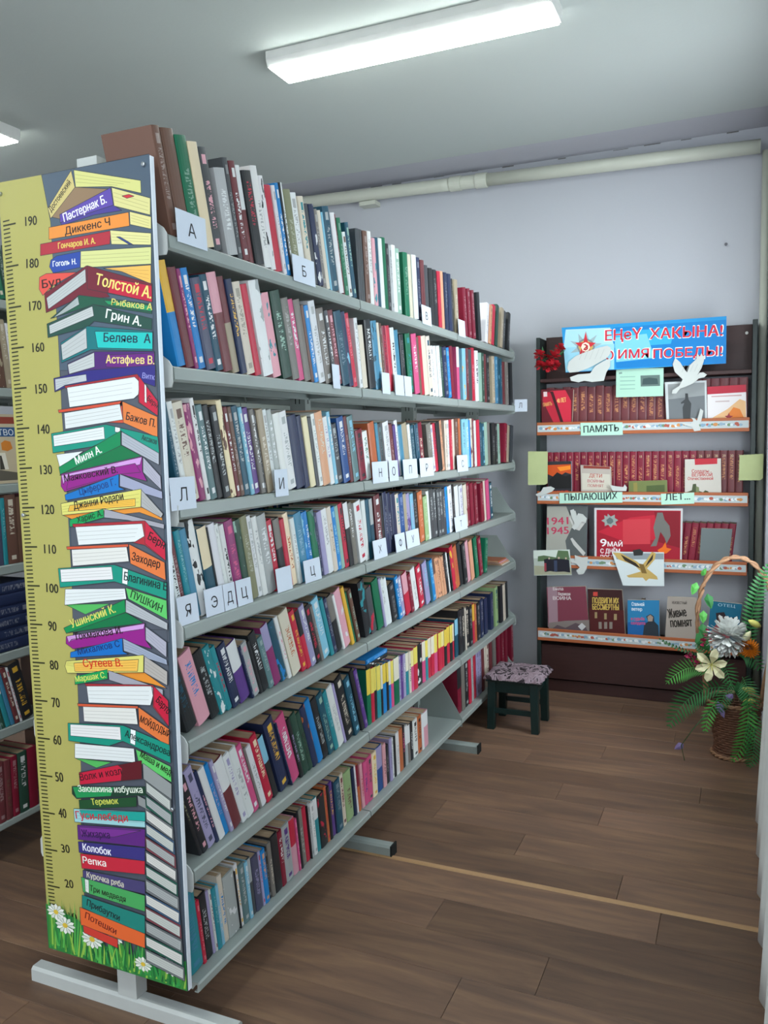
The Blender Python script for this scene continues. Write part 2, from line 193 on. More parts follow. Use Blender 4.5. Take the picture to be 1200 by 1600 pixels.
POSTER="""4b5a6a 139,2004 469,2004 449,1495 164,1507 165,1605 160,1891
4f5560 166,1538 455,1524 460,888 162,864 173,1158 164,1438
4f5560 164,897 454,918 457,410 154,356 166,541 169,752
4f5560 171,530 453,571 484,20 145,26
8c7358 161,1903 237,1962 352,1942 319,1931 195,1893
c8b978 154,1924 232,2001 241,1961 161,1899
cdcd82 240,2001 434,1950 434,1922 350,1948 243,1961
T 302a26 164 1913 230 1972 14|Достоевский
463c8c 191,1886 353,1906 377,1891 296,1891 195,1879
5a46a0 190,1905 347,1946 353,1906 190,1886
d2cd8c 350,1946 459,1908 457,1871 355,1904
c8303c 379,1923 399,1924 414,1918 393,1916
T e8e8f0 203 1886 334 1914 20|Пастернак Б.
e18c3c 154,1879 396,1885 397,1854 152,1851
d7d08c 399,1886 459,1867 458,1840 399,1857
T 2a2020 204 1856 341 1862 18|Диккенс Ч
aa2d3c 124,1843 342,1850 337,1820 122,1816
d8d492 340,1851 457,1831 456,1805 342,1819
35478a 358,1834 368,1833 407,1810 392,1814
T dcc860 180 1826 295 1826 14|Гончаров И. А.
28469b 154,1802 173,1810 249,1813 244,1776 160,1771 149,1787
cdd08c 249,1813 456,1801 454,1763 246,1775
T e6ebf5 160 1786 234 1785 13|Гоголь Н.
ebb45a 314,1767 453,1761 451,1719 369,1754
d75046 115,1765 138,1772 235,1766 152,1740 123,1721 112,1737
T 281e1e 123 1738 182 1741 20|Бул
6e2332 129,1725 265,1778 330,1700 220,1701 131,1679
b4b9b9 135,1714 261,1771 261,1740 139,1687
6e2332 267,1778 454,1719 452,1678 264,1724
b91e3c 333,1743 453,1715 452,1678 326,1710
T e6d778 288 1733 449 1686 26|Толстой А.
1e5541 144,1664 237,1712 451,1674 450,1652 283,1686
a5afaf 153,1665 234,1709 237,1690 186,1673
1e8c5a 312,1694 451,1670 450,1657 324,1683
T d7cd6e 334 1681 451 1660 15|Рыбаков А
234b41 132,1652 280,1687 450,1641 448,1616 280,1648 259,1635 133,1619
b9bebe 139,1648 277,1683 280,1660 140,1627
T e6ebe6 315 1653 418 1626 21|Грин А.
146e73 173,1604 259,1638 451,1612 448,1568 266,1582 172,1556
1eb9b4 281,1624 450,1610 448,1572 287,1585
b4b9b9 174,1599 255,1634 255,1586 176,1562
T 193246 306 1598 443 1586 21|Беляев  А
4b236e 191,1553 276,1577 453,1567 451,1523 276,1535 192,1526
641e78 309,1567 453,1563 451,1528 310,1539
b9bebe 192,1551 276,1575 275,1541 195,1528
T e1cd82 310 1548 451 1538 19|Астафьев В.
2d2878 145,1520 252,1534 454,1536 451,1487 405,1502 185,1498 146,1487
b4b9be 149,1518 248,1525 249,1509 180,1502 149,1490
T 8c8cc8 415 1508 450 1502 13|Витк
a02832 177,1500 401,1518 457,1453 455,1420 401,1452 401,1471 185,1492
d7dcdc 186,1496 393,1512 407,1500 402,1471 388,1462 191,1448
be1e3c 405,1514 457,1453 455,1420 403,1453
e6e6e6 421,1496 426,1490 425,1450 419,1453
T 3c1e28 425 1458 452 1437 13|Берн
c84b32 154,1443 352,1458 354,1406 302,1409 354,1450 156,1436
d2d7d7 173,1435 346,1451 353,1414 174,1396
d7783c 354,1457 454,1418 452,1370 354,1407
T 231e1e 362 1414 446 1394 18|Бажов П.
148c78 128,1386 302,1404 453,1372 455,1333 345,1388 303,1368 257,1352 130,1338
d7dcdc 134,1381 295,1399 296,1370 135,1354
e6e6e6 329,1398 344,1395 343,1383 328,1386
T 1e3232 405 1366 448 1354 13|Аксаков
d7dcdc 141,1334 229,1342 150,1302
0a6e41 148,1283 343,1355 405,1327 159,1283
0a8250 147,1303 345,1388 343,1353 150,1285
a5aab4 348,1386 454,1334 453,1307 346,1355
T e6ebe6 204 1309 286 1338 19|Милн А.
8c1e82 154,1286 406,1328 404,1292 416,1269 342,1285 162,1242 151,1256
c896d2 154,1283 405,1326 398,1308 164,1269 159,1260
8c1e82 179,1281 384,1311 399,1290 342,1286 168,1248
a5a5b4 408,1326 456,1281 457,1249 406,1290
T 28141e 164 1267 331 1289 17|Маяковский В.
146eb9 162,1235 334,1286 332,1255 351,1249 164,1221
969bb4 337,1286 459,1245 459,1228 335,1257
T 193c78 211 1234 324 1260 17|Цыферов Г.
dc8c32 150,1184 394,1208 454,1185 454,1177 388,1195 180,1174
d2cd6e 148,1213 399,1251 395,1208 150,1184
e6b446 177,1209 380,1228 379,1210 170,1194
a5a5a5 399,1249 459,1193 453,1184 396,1209
T 282319 190 1199 345 1225 19|Джанни Родари
149650 174,1173 282,1202 283,1181 173,1155
9b9ba5 285,1202 461,1169 460,1158 356,1176 283,1181
T 192d23 199 1166 279 1185 15|Харис А.
a52832 182,1163 405,1176 460,1124 460,1083 402,1118 379,1121 184,1156
d7dcdc 191,1156 397,1169 402,1139 374,1125 198,1111
be1e3c 406,1176 461,1124 461,1083 403,1122
T 231419 411 1133 456 1110 20|Берн
c85537 159,1106 353,1119 353,1112 161,1099
d7d7d2 175,1099 348,1112 353,1077 176,1058
d7733c 355,1119 458,1079 459,1037 357,1072
T 281e19 361 1081 443 1064 20|Заходер
148c78 128,1050 308,1067 461,1030 459,992 306,1026 131,1002
dcdcdc 135,1048 299,1062 302,1031 136,1016
e6ebeb 333,1061 349,1057 345,1020 329,1023
T 142d2d 335 1031 460 1012 21|Благинина Е
50af5a 142,959 287,970 206,938
d7dcdc 148,999 337,1011 340,985 143,958
5abe64 339,1013 459,989 459,943 346,986
T 1e3c28 352 990 442 959 19|ПУШКИН
0a6e41 144,887 336,952 390,930 256,908
0f874b 136,899 335,984 336,953 144,886
aaafb4 338,984 459,935 458,918 336,953
T d2cd64 163 901 306 951 21|Ушинский К.
8c1e82 143,878 392,931 392,889 410,869 324,882 164,848 141,860
c896d2 145,879 392,929 388,916 160,872 151,863
a5a5b4 394,922 454,889 452,852 393,889
T 28141e 171 871 324 900 19|Токмакова И.
0f69b9 155,839 322,888 322,855 339,850 153,825
96a0b4 324,888 452,847 454,834 325,857
T 142d64 180 834 314 867 16|Михалков С
dc8c32 143,785 382,808 448,775 407,781 249,797
d2cd6e 139,815 385,852 382,809 140,784 134,801
e6b450 164,812 369,840 364,810 166,791
aaa5a0 387,850 453,818 451,784 384,810
T c8321e 195 805 319 818 20|Сутеев В.
149650 165,778 271,806 271,782 164,757
9b9ba5 274,804 438,773 437,755 275,780
T c8d264 168 764 266 785 15|Маршак С.
a52832 196,763 409,781 451,747 450,683 406,727 409,776 200,757
d7dcdc 202,757 404,778 408,755 399,730 206,715
be1e3c 411,779 452,747 451,684 409,730
T 281419 415 742 449 713 19|Барто
c85537 169,709 361,724 360,717 171,702
d7d7d2 187,703 354,718 358,678 188,665
d7733c 362,722 451,678 449,634 362,673
T 281e19 364 686 450 657 17|МОЙДОДЫР
148c78 134,654 312,670 451,639 452,594 309,630 265,612 133,608
dcdcdc 142,652 303,665 304,632 141,622
e6ebeb 335,664 351,662 347,624 332,628
T 142d2d 316 643 449 611 18|Александрова
50af5a 147,563 268,569 217,547
d7dcdc 154,604 343,616 345,581 151,565
5abe64 348,615 451,586 452,547 355,584
T 1e2d1e 360 598 449 563 18|Маша и мед
5a1923 163,529 365,589 363,542 164,496
be1e3c 163,528 290,567 303,560 298,528 164,497
8c9191 368,583 452,543 450,503 368,543
T 3c141e 167 508 302 545 18|Волк и козл
193c2d 137,489 389,527 388,505 150,458 136,469
1e8c50 139,488 275,508 263,483 150,460
T d7e1d2 158 478 364 507 17|Заюшкина избушка
7d8282 392,528 450,502 448,473 392,505
1e4b2d 158,456 344,494 343,469 159,432
868b8b 347,499 451,469 449,447 349,474
T c8cd5a 200 450 287 467 16|Теремок
96c8cd 139,430 369,461 367,420 140,395
1e9b91 159,430 369,460 368,436 169,412
T b92d3c 146 405 314 426 20|Гуси-лебеди
5f6668 373,540 449,505 449,471 374,508
b9beb9 376,536 446,501 445,476 376,513
1e5a4b 371,504 450,471 450,437 372,472
a0a5a5 374,500 447,466 446,441 375,478
6e7376 369,469 451,436 452,402 371,436
cdcdc8 372,465 449,431 448,406 373,442
3c5a78 367,433 453,401 454,367 369,400
b9beb9 370,429 451,396 449,372 371,406
7a3c46 365,397 455,366 456,332 367,364
a0a5a5 368,393 452,361 451,337 369,370
5f6668 364,361 457,331 457,297 365,328
cdcdc8 366,357 454,326 453,302 367,334
1e5a4b 362,324 458,296 458,262 363,292
b9beb9 364,320 455,291 454,266 365,297
6e7376 360,288 460,261 460,227 361,255
a0a5a5 362,284 457,256 456,231 363,261
3c5a78 358,251 461,226 462,191 359,218
cdcdc8 360,247 459,221 457,196 361,224
7a3c46 356,215 463,191 464,156 357,182
b9beb9 358,211 460,186 459,160 359,188
5f6668 354,178 464,155 465,120 355,145
a0a5a5 357,174 462,150 460,125 357,151
1e5a4b 352,141 466,120 467,85 353,108
cdcdc8 355,137 463,115 462,89 355,114
6e7376 350,104 468,84 468,49 351,70
b9beb9 353,100 465,79 464,54 353,76
5a2878 149,389 367,416 364,370 149,350
73328c 155,385 354,410 268,378 160,364
T 281446 163 360 255 372 19|Жихарка
373278 149,345 364,368 362,334 150,316
T e6e6f0 164 324 256 328 19|Колобок
be283c 154,314 362,334 360,299 157,275
T ebe6e1 162 290 238 295 18|Репка
46416e 160,271 359,280 358,248 159,244
T cdc8b4 172 254 291 251 16|Курочка ряба
46a05a 153,251 357,244 355,202 157,212
d7dcd7 165,249 178,248 177,212 165,215
T 232d23 180 220 295 213 16|Три медведя
1e7d73 153,203 354,191 352,137 151,169
T 192328 167 178 272 159 18|Прибаутки
dc6432 143,168 352,144 350,106 144,120
T 6e231e 159 142 259 120 18|Потешки
c83c32 151,121 264,109 263,85 153,101
T 1c1c14 79 1891 116 1890 23|190
T 1c1c14 75 1791 114 1789 23|180
T 1c1c14 77 1688 116 1688 23|170
T 1c1c14 80 1587 118 1587 23|160
T 1c1c14 83 1485 120 1486 24|150
T 1c1c14 83 1386 121 1386 24|140
T 1c1c14 84 1285 122 1286 24|130
T 1c1c14 82 1185 122 1186 25|120
T 1c1c14 82 1086 121 1086 24|110
T 1c1c14 82 987 121 986 24|100
T 1c1c14 81 889 108 888 25|90
T 1c1c14 80 787 108 788 25|80
T 1c1c14 80 688 106 690 26|70
T 1c1c14 78 590 104 591 26|60
T 1c1c14 78 491 104 493 26|50
T 1c1c14 82 395 108 397 26|40
T 1c1c14 85 301 113 304 23|30
T 1c1c14 91 207 119 210 23|20
T 1c1c14 98 119 125 122 22|10"""
DISP={}
DISP['sign']="""1e8cc8 741,1959 1593,1958 1594,1716 764,1710
0a78be 1017,1940 1593,1940 1594,1716 1039,1720
32a5d7 1038,1917 1341,1917 1321,1834 1028,1830
78c3e1 1028,1885 1197,1895 1239,1764 1039,1753
a5d2e1 764,1947 1006,1941 1028,1830 752,1847
91c8dc 752,1847 1028,1852 1028,1715 764,1714
96aaaf 875,1933 893,1880 935,1907 913,1863 963,1858 919,1837 954,1796 905,1813 893,1770 873,1809 840,1777 844,1821 791,1817 829,1847 788,1883 838,1871 833,1920 862,1885
787d82 873,1895 908,1876 925,1842 908,1810 873,1795 840,1814 824,1848 840,1880
c8a55a 873,1884 902,1869 915,1843 902,1818 873,1806 846,1821 833,1848 846,1872
c82832 873,1928 886,1870 930,1864 895,1838 911,1788 873,1818 835,1792 851,1841 815,1871 862,1871
e6dcc8 873,1871 891,1861 898,1843 891,1825 873,1818 856,1827 849,1846 856,1863
aa1e28 860,1858 873,1862 887,1850 886,1832 873,1825 864,1829 877,1836 879,1847 871,1853
aa1e28 860,1832 882,1855 887,1850 866,1828
T ffffff 976 1868 1174 1867 64|ЕҢеҮ
T ffffff 1210 1862 1578 1857 62|ХАКЫНА!
T ffffff 933 1764 1028 1765 56|ВО
T ffffff 1045 1767 1212 1764 55|ИМЯ
T ffffff 1229 1760 1577 1755 54|ПОБЕДЫ!
T c8283c 980 1871 1170 1871 57|ЕҢеҮ
T c8283c 1214 1865 1574 1860 56|ХАКЫНА!
T c8283c 937 1768 1024 1768 48|ВО
T c8283c 1050 1770 1208 1768 48|ИМЯ
T c8283c 1233 1763 1573 1758 47|ПОБЕДЫ!"""
DISP['mint_card']="""aad2be 1037,1720 1284,1710 1284,1560 1036,1563
78968c 1051,1697 1067,1699 1069,1690 1051,1688
8cb4a5 1057,1675 1137,1673 1137,1668 1057,1670
8cb4a5 1057,1653 1137,1652 1137,1646 1057,1648
8cb4a5 1057,1631 1137,1630 1137,1625 1057,1626
8cb4a5 1057,1610 1137,1608 1137,1603 1057,1604
5f736e 1165,1675 1265,1674 1267,1615 1167,1616
3c5050 1179,1658 1210,1662 1252,1655 1257,1625 1174,1626"""
DISP['monument_picture']="""c8cdcd 1289,1662 1499,1662 1506,1433 1301,1437
6e7376 1304,1650 1490,1652 1495,1444 1314,1446
919696 1304,1650 1490,1652 1491,1583 1308,1569
3c3f41 1394,1598 1407,1597 1411,1565 1425,1543 1419,1446 1386,1447 1381,1523 1393,1555
3c3f41 1398,1571 1372,1550 1374,1543 1401,1549"""
DISP['certificate']="""e1dcdc 1503,1625 1691,1629 1698,1430 1508,1433
b4283c 1503,1625 1691,1629 1693,1590 1504,1585
c8a0a0 1524,1576 1671,1578 1671,1571 1524,1570
c3afaf 1544,1549 1613,1550 1613,1543 1544,1543
e1b482 1535,1464 1604,1505 1662,1555 1691,1543 1696,1433 1511,1435
dc7d32 1604,1473 1633,1514 1664,1503 1683,1460 1654,1440
96323c 1611,1486 1617,1470 1632,1468 1620,1459 1624,1441 1612,1450 1599,1441 1603,1459 1591,1469 1605,1471"""
DISP['twin_red']="""5f1923 615,1648 799,1640 790,1430 620,1435
b42337 627,1630 667,1631 737,1466 696,1438 624,1585
c8283f 667,1637 754,1639 786,1578 786,1436 742,1437
3c1219 667,1635 685,1634 748,1443 731,1443
dcc8c8 629,1634 650,1634 651,1607 630,1606
T d79b5a 629 1550 679 1556 21|ПАМЯТЬ
T e6b46e 708 1568 759 1573 25|40 ЛЕТ"""
DISP['calendar']="""2d2d32 649,1239 788,1241 790,1045 658,1041
c8501e 652,1219 786,1224 787,1167 754,1178 707,1144 653,1167
f08c28 707,1207 782,1216 784,1195 725,1184
191919 661,1132 707,1178 754,1155 786,1167 788,1086 661,1083
T e63c28 678 1044 779 1047 26|ПОБЕДИТЬ"""
DISP['white_book']="""b4aaa0 839,1224 1007,1213 1013,1047 845,1046
c8c3b4 847,1178 1002,1171 1007,1086 850,1084
8c3c32 856,1221 1002,1213 1002,1200 856,1205
T b45a50 888 1155 958 1152 20|ДЕТИ
T b4696e 879 1126 969 1124 16|ВОЙНЫ
T b46e69 881 1100 967 1098 16|ПОМНЯТ
a0824b 857,1069 1008,1075 1013,1049 851,1048"""
DISP['green_card']="""6e7846 1104,1135 1306,1141 1309,1049 1105,1048
8c8246 1129,1127 1150,1128 1152,1054 1132,1053
4b5a32 1199,1110 1294,1116 1295,1055 1199,1052"""
DISP['veterans_book']="""c8c3b9 1396,1254 1576,1258 1581,1051 1398,1049
b92837 1445,1257 1558,1259 1558,1229 1447,1224
T b43c3c 1432 1181 1517 1182 19|Солдаты
T b43c3c 1433 1161 1534 1163 18|ВЕЛИКОЙ
T b43c3c 1412 1142 1539 1144 17|Отечественной
465032 1408,1052 1408,1077 1433,1088 1438,1121 1454,1123 1459,1088 1490,1077 1500,1088 1515,1083 1531,1053
78825a 1454,1110 1469,1104 1472,1066 1454,1064"""
DISP['poster_years']="""a5a59b 649,959 880,963 874,661 642,652
5a5f5f 759,961 880,963 874,661 771,657 754,762 800,857
c3c3be 788,926 811,938 825,892 857,904 868,870 834,823 800,834 777,891
c3c3be 800,740 783,775 794,781 823,747 869,696 857,678
T be3c5a 651 853 771 859 43|1941
T be3c5a 651 797 774 804 42|1945"""
DISP['victory_poster']="""c8c8c8 918,961 1389,965 1387,671 921,658
a0192d 931,950 1379,953 1378,680 932,666
be2337 937,826 1114,910 1306,936 1368,937 1376,804 1093,773
821423 1242,946 1375,948 1377,749 1265,778
c83c46 1075,898 1221,906 1222,766 1076,759
96a09b 993,930 1009,914 1031,925 1031,906 1050,895 1034,883 1043,863 1023,868 1010,851 995,868 976,859 976,879 957,890 976,901 973,921 990,913
5f6e6e 1004,910 1020,899 1024,885 1009,871 991,875 985,894
6e6e69 1248,901 1258,940 1285,941 1296,902 1322,869 1328,814 1307,769 1297,802 1275,835 1255,756 1223,752 1249,800 1238,856
e66e1e 1260,733 1286,751 1302,780 1308,748 1334,742 1308,718 1276,711
T f0ebeb 954 743 988 745 44|9
T f0ebeb 993 745 1073 747 27|МАЙ
T f0ebeb 954 705 1060 708 26|С ДНЁМ
T f0ebeb 954 670 1071 673 25|ПОБЕДЫ"""
DISP['grey_book']="""6e7778 1484,875 1638,874 1621,680 1475,674"""
DISP['group_photo']="""b4beb4 575,699 786,712 798,565 581,551
d2dcd2 578,697 785,710 787,666 579,652
5a7350 603,665 638,672 708,663 719,704 777,703 786,654 602,635
a5a58c 581,610 794,608 797,569 583,555
23232d 638,648 661,655 685,650 708,656 743,655 783,652 789,579 754,583 708,579 673,582 644,575
963c46 640,627 652,628 653,581 640,580
3c465f 696,645 714,645 715,581 697,580
c8af9b 664,661 673,661 673,651 664,650
c8af9b 719,666 729,666 729,655 719,655
c8af9b 760,665 769,665 769,655 760,654"""
DISP['medal_picture']="""d2dcdc 1019,708 1297,715 1300,528 1082,520
8c969b 1035,701 1295,709 1296,676 1047,666
2d2d2d 1133,720 1170,729 1189,714 1185,694 1139,690
c3a55f 1024,704 1068,703 1155,659 1182,637 1208,672 1234,716 1255,708 1250,674 1209,622 1262,580 1267,563 1220,566 1204,551 1188,570 1112,567 1101,577 1177,604 1144,636 1057,666
32281e 1068,695 1150,650 1177,620 1150,630 1090,662
32281e 1242,705 1238,673 1198,627 1214,661
7d6432 1166,648 1192,644 1209,594 1182,595"""
DISP['panorama_book']="""7d3c4b 645,539 869,556 892,289 657,272
a0828c 650,539 707,543 712,286 659,277
827873 659,330 754,348 890,363 892,291 658,273
5f5055 677,295 707,321 754,307 812,340 869,326 881,298
c8c8c8 826,320 849,343 872,323 849,298
T dcd2d2 683 523 742 526 19|Была
T dcd2d2 713 495 783 498 19|Великая
T dcd2d2 683 467 788 473 21|ВОЙНА"""
DISP['medals_book']="""3c1e1e 880,550 1071,554 1092,280 892,284
501e1e 892,440 1081,439 1089,289 898,287
T d2b45a 909 470 1055 475 33|ПОДВИГИ ИХ
T d2b45a 909 432 1055 438 33|БЕССМЕРТНЫ
c8463c 912,534 937,536 937,512 912,511
a08c64 921,418 935,419 935,384 921,383
a08c64 974,415 988,416 988,381 974,380
a08c64 1028,415 1044,416 1044,381 1028,380
8c8278 943,363 960,364 961,324 944,323
8c8278 974,365 991,366 991,327 974,325
8c8278 1003,367 1020,368 1020,329 1003,327"""
DISP['blue_book']="""2d82b4 1102,498 1272,507 1274,286 1104,279
1e64a5 1103,371 1203,389 1248,285 1104,279
2d3741 1183,282 1193,366 1214,384 1203,412 1225,427 1244,415 1247,386 1268,365 1274,286
aa9687 1209,410 1225,423 1240,410 1236,386 1214,384
T dcebf5 1125 467 1192 469 21|Стальной
T dcebf5 1125 440 1181 441 20|ветер
T d75078 1122 384 1193 389 19|и судьба
T d75078 1122 361 1198 364 18|солдата"""
DISP['cream_book']="""aaa096 1315,527 1466,529 1464,277 1303,282
T 504b46 1339 489 1415 491 15|НЕИЗВЕСТНЫЙ
T 28231e 1323 408 1416 426 50|Живые
T 28231e 1334 358 1445 371 50|помнят"""
DISP['portrait_book']="""1e6e8c 1537,583 1693,574 1667,342 1520,354
965055 1525,388 1579,480 1620,460 1641,363 1632,345 1520,354
32282d 1563,518 1604,526 1619,493 1610,460 1569,463
8c6e64 1574,500 1599,503 1605,471 1579,467
28282d 1639,495 1674,508 1671,398 1641,396
T a5c8d7 1573 557 1658 553 15|ОТЕЦ"""
DISP['card_memory']="""b4dcc8 844,1428 1072,1425 1075,1356 847,1356
T 2d4141 862 1372 1053 1377 38|ПАМЯТЬ"""
DISP['card_flaming']="""b4dcc8 726,1033 1074,1042 1075,983 726,973
T 2d4141 757 990 1047 1002 39|ПЫЛАЮЩИХ"""
DISP['card_years']="""b4dcc8 1277,1033 1447,1042 1448,982 1280,974
T 2d4141 1300 997 1427 1004 37|ЛЕТ..."""
DISP['note_left']="""c3cd91 546,1272 660,1270 658,1088 642,1080 545,1078"""
DISP['note_right']="""c8cd96 1667,1239 1780,1245 1780,1118 1766,1108 1665,1107"""
DISP['dove_low_wing']="""f 790,1682 835,1696 901,1698 928,1736 966,1758 1009,1775 1008,1731 988,1700 980,1673 975,1654 912,1650 868,1659 837,1652 796,1662"""
DISP['glare_wing']="""f 773,1733 783,1768 820,1797 875,1817 932,1833 991,1844 1010,1832 1009,1802 992,1779 965,1764 930,1746 886,1726 833,1710 786,1708"""  # bright glare on the glossy banner, built as a white wing cut-out
DISP['dove_large']="""f 1330,1571 1333,1589 1366,1609 1383,1643 1343,1684 1332,1725 1344,1758 1369,1734 1395,1690 1405,1679 1417,1715 1449,1745 1454,1776 1466,1755 1474,1775 1482,1759 1492,1764 1486,1732 1475,1696 1455,1661 1467,1674 1485,1675 1503,1662 1490,1649 1464,1645 1436,1620 1396,1603 1371,1596 1351,1570"""
DISP['dove_small_upper']="""f 1372,1415 1423,1408 1438,1424 1427,1440 1445,1436 1456,1423 1472,1487 1487,1475 1478,1423 1466,1402 1476,1372 1443,1368 1433,1390 1397,1401"""
DISP['dove_on_second']="""f 1007,1080 1042,1073 1080,1069 1086,1084 1099,1067 1095,1047 1021,1047"""
DISP['dove_left_second']="""f 587,1024 619,1039 634,1065 677,1071 700,1059 683,1040 642,1024 601,1012"""
DISP['dove_third']="""f 782,656 816,649 813,680 835,673 856,668 887,672 884,623 879,600 862,573 836,569 822,591 842,610 822,630 790,640"""
DISP['dove_drawn']="""f 782,933 803,940 820,899 828,917 854,912 877,889 871,862 848,871 831,842 808,821 791,835 808,859 789,899"""
# ---------------- room shell ----------------
def sbox(name,a,b,mt): q=MB(); q.box(a,b); return struct(q.build(name,mt))
T=.12
sbox('ceiling',(XL,YF,CEIL),(XR,BACK+T,CEIL+T),M_ceil)
sbox('wall_back',(XL,BACK,FLOOR),(XR+T,BACK+T,CEIL),M_wall)
sbox('wall_left',(XL-T,YF,FLOOR),(XL,BACK+T,CEIL),M_wall)
q=MB(); W0,W1,Z0,Z1=-1.9,1.5,.65,2.3
for a,b in (((XL,YF-T,FLOOR),(W0,YF,CEIL)),((W1,YF-T,FLOOR),(XR+T,YF,CEIL)),((W0,YF-T,FLOOR),(W1,YF,Z0)),((W0,YF-T,Z1),(W1,YF,CEIL))): q.box(a,b)
struct(q.build('wall_front',M_wall))
q=MB(); wy=[(-2.85,-1.35),(.15,2.35)]
q.box((XR,YF,FLOOR),(XR+T,BACK,Z0)); q.box((XR,YF,Z1),(XR+T,BACK,CEIL)); e=YF
for a,b in wy: q.box((XR,e,Z0),(XR+T,a,Z1)); e=b
q.box((XR,e,Z0),(XR+T,BACK,Z1)); q.box((1.795,2.98,FLOOR),(XR,BACK,CEIL)); struct(q.build('wall_right',M_wall))
def window(name,ax,a,b,pos,parts):
    fr=MB(); fw=.05
    def bx(u0,u1,z0,z1,d0,d1):
        if ax=='y': fr.box((u0,pos+d0,z0),(u1,pos+d1,z1))
        else: fr.box((pos+d0,u0,z0),(pos+d1,u1,z1))
    for k in range(parts+1):
        c=a+(b-a-fw)*k/parts; bx(c,c+fw,Z0,Z1,-.03,.03)
    bx(a,b,Z0,Z0+fw,-.03,.03); bx(a,b,Z1-fw,Z1,-.03,.03)
    fo=struct(fr.build(name,M_white)); sl=MB()
    if ax=='y': sl.box((a-.05,pos+.03,Z0-.04),(b+.05,pos+.26,Z0))
    else: sl.box((pos-.2,a-.05,Z0-.04),(pos-.03,b+.05,Z0))
    sl.build('window_sill',M_white,fo); return fo
window('window_1','y',W0,W1,YF-.06,4); window('window_2','x',wy[0][0],wy[0][1],XR+.06,2); window('window_3','x',wy[1][0],wy[1][1],XR+.06,3)
# cove strip between ceiling and back wall, with cracked lower edge
q=MB(); q.prism([(3.14,CEIL),(BACK,CEIL),(BACK,CEIL-.035)],XL,1.795,ax=0); struct(q.build('trim_1',M_cove))
q=MB(); rr=random.Random(3)
x=-1.2
while x<1.7:
    L=rr.uniform(.015,.09); h=rr.uniform(.002,.006); z=CEIL-.037+rr.uniform(-.002,.003); q.box((x,BACK-.0015,z-h),(x+L,BACK+.001,z)); x+=L+rr.uniform(.03,.28)
q.build('plaster_crack',mat('crack_dirt','6a6866',.9),bpy.data.objects['trim_1'])
# floor of laminate planks
fl=MB(); fl.box((XL,YF,FLOOR-.06),(XR,BACK,FLOOR-.006)); floor=struct(fl.build('floor',mat('floor_underlay','2e2620',.9)))
def plank(x0,x1,y0,y1):
    q=MB(); g=.0006; z=FLOOR
    x0+=g; x1-=g; y0+=g; y1-=g; e=.0008
    vs=[(x0,y0,z-.006),(x1,y0,z-.006),(x1,y1,z-.006),(x0,y1,z-.006),(x0,y0,z-e),(x1,y0,z-e),(x1,y1,z-e),(x0,y1,z-e),(x0+e,y0+e,z),(x1-e,y0+e,z),(x1-e,y1-e,z),(x0+e,y1-e,z)]
    fs=[(0,1,5,4),(1,2,6,5),(2,3,7,6),(3,0,4,7),(4,5,9,8),(5,6,10,9),(6,7,11,10),(7,4,8,11),(8,9,10,11)]
    q.mesh(vs,fs); q.build('plank',M_plank,floor)
near={0:1.0,1:1.205,2:.825,3:1.48}; PLn=.1775
far={0:1.34,1:.96,2:.585,3:1.2,4:1.0,5:.3,6:.785,7:1.105,8:.5,9:1.4,10:.7,11:1.1,12:.4,13:.9}; PLf=.1695
rp=random.Random(8); PLEN=1.25
def row(y0,y1,ph):
    x=ph
    while x>XL: x-=PLEN
    while x<XR-.01:
        a=max(x,XL); b=min(x+PLEN,XR)
        if b-a>.02: plank(a,b,y0,y1)
        x+=PLEN
k=3; y=1.03
while y>YF+.01:
    ph=near.get(k,rp.uniform(0,1.2)); row(max(YF,y-PLn),y,ph); y-=PLn; k-=1
k=0; y=1.045
while y<BACK-.01:
    row(y,min(BACK,y+PLf),far.get(k,rp.uniform(0,1.2))); y+=PLf; k+=1
q=MB(); q.prism([(1.026,FLOOR),(1.049,FLOOR),(1.046,FLOOR+.004),(1.0375,FLOOR+.006),(1.029,FLOOR+.004)],XL,XR,ax=0); struct(q.build('trim_2',mat('pale_wood_threshold','a88560',.5,stretch=(1,8,1))))
q=MB(); q.box((XL,BACK-.015,FLOOR),(1.795,BACK,FLOOR+.07)); struct(q.build('baseboard_back',mat('grey_baseboard','8d8a92',.6)))
# heating pipes
ph=thing('heating_pipe','cream painted heating pipe running along the top of the lilac wall','pipe',(0,BACK-.06,2.9))
def pz(x): return 2.868+(-.04)*(x/1.75)+.0
q=MB(); q.tube([(x,-.012,pz(x)-2.9) for x in (XL+.05,-1,0,.06)],.037,20); q.tube([(x,-.012,pz(x)-2.9) for x in (.27,1,1.74)],.036,20); q.build('pipe_run',M_pipe,ph,True)
q=MB()
for a,b in ((.05,.12),(.21,.28)): q.tube([(a,-.012,pz(a)-2.9),(b,-.012,pz(b)-2.9)],.043,24)
q.tube([(.12,-.012,pz(.12)-2.9),(.21,-.012,pz(.21)-2.9)],.038,24); o=q.build('pipe_coupling',M_pipe,ph); bevel(o,.002)
q=MB(); q.box((-.55,-.02,-.085),(-.44,.06,-.06)); q.build('pipe_bracket',M_pipe,ph)
rs=thing('heating_riser','cream vertical heating pipe in the right back corner','pipe',(1.768,BACK-.045,FLOOR))
q=MB(); q.tube([(0,0,0),(0,0,CEIL-FLOOR-.17)],.02,18); q.build('riser_pipe',M_pipe,rs,True)
q=MB(); q.tube([(0,0,.0),(0,0,.012)],.024,20); q.build('floor_collar',M_pipe,rs)
q=MB(); q.tube([(0,0,0),(0,-.018,.002)],.004,8); q.tube([(0,-.016,.002),(0,-.019,.002)],.008,10)
tag(q.build('wall_nail',mat('dull_nail','6b6a70',.5,.4,.5),loc=(1.58,BACK,2.36)),'single bare nail sticking out of the lilac wall above the display','nail')
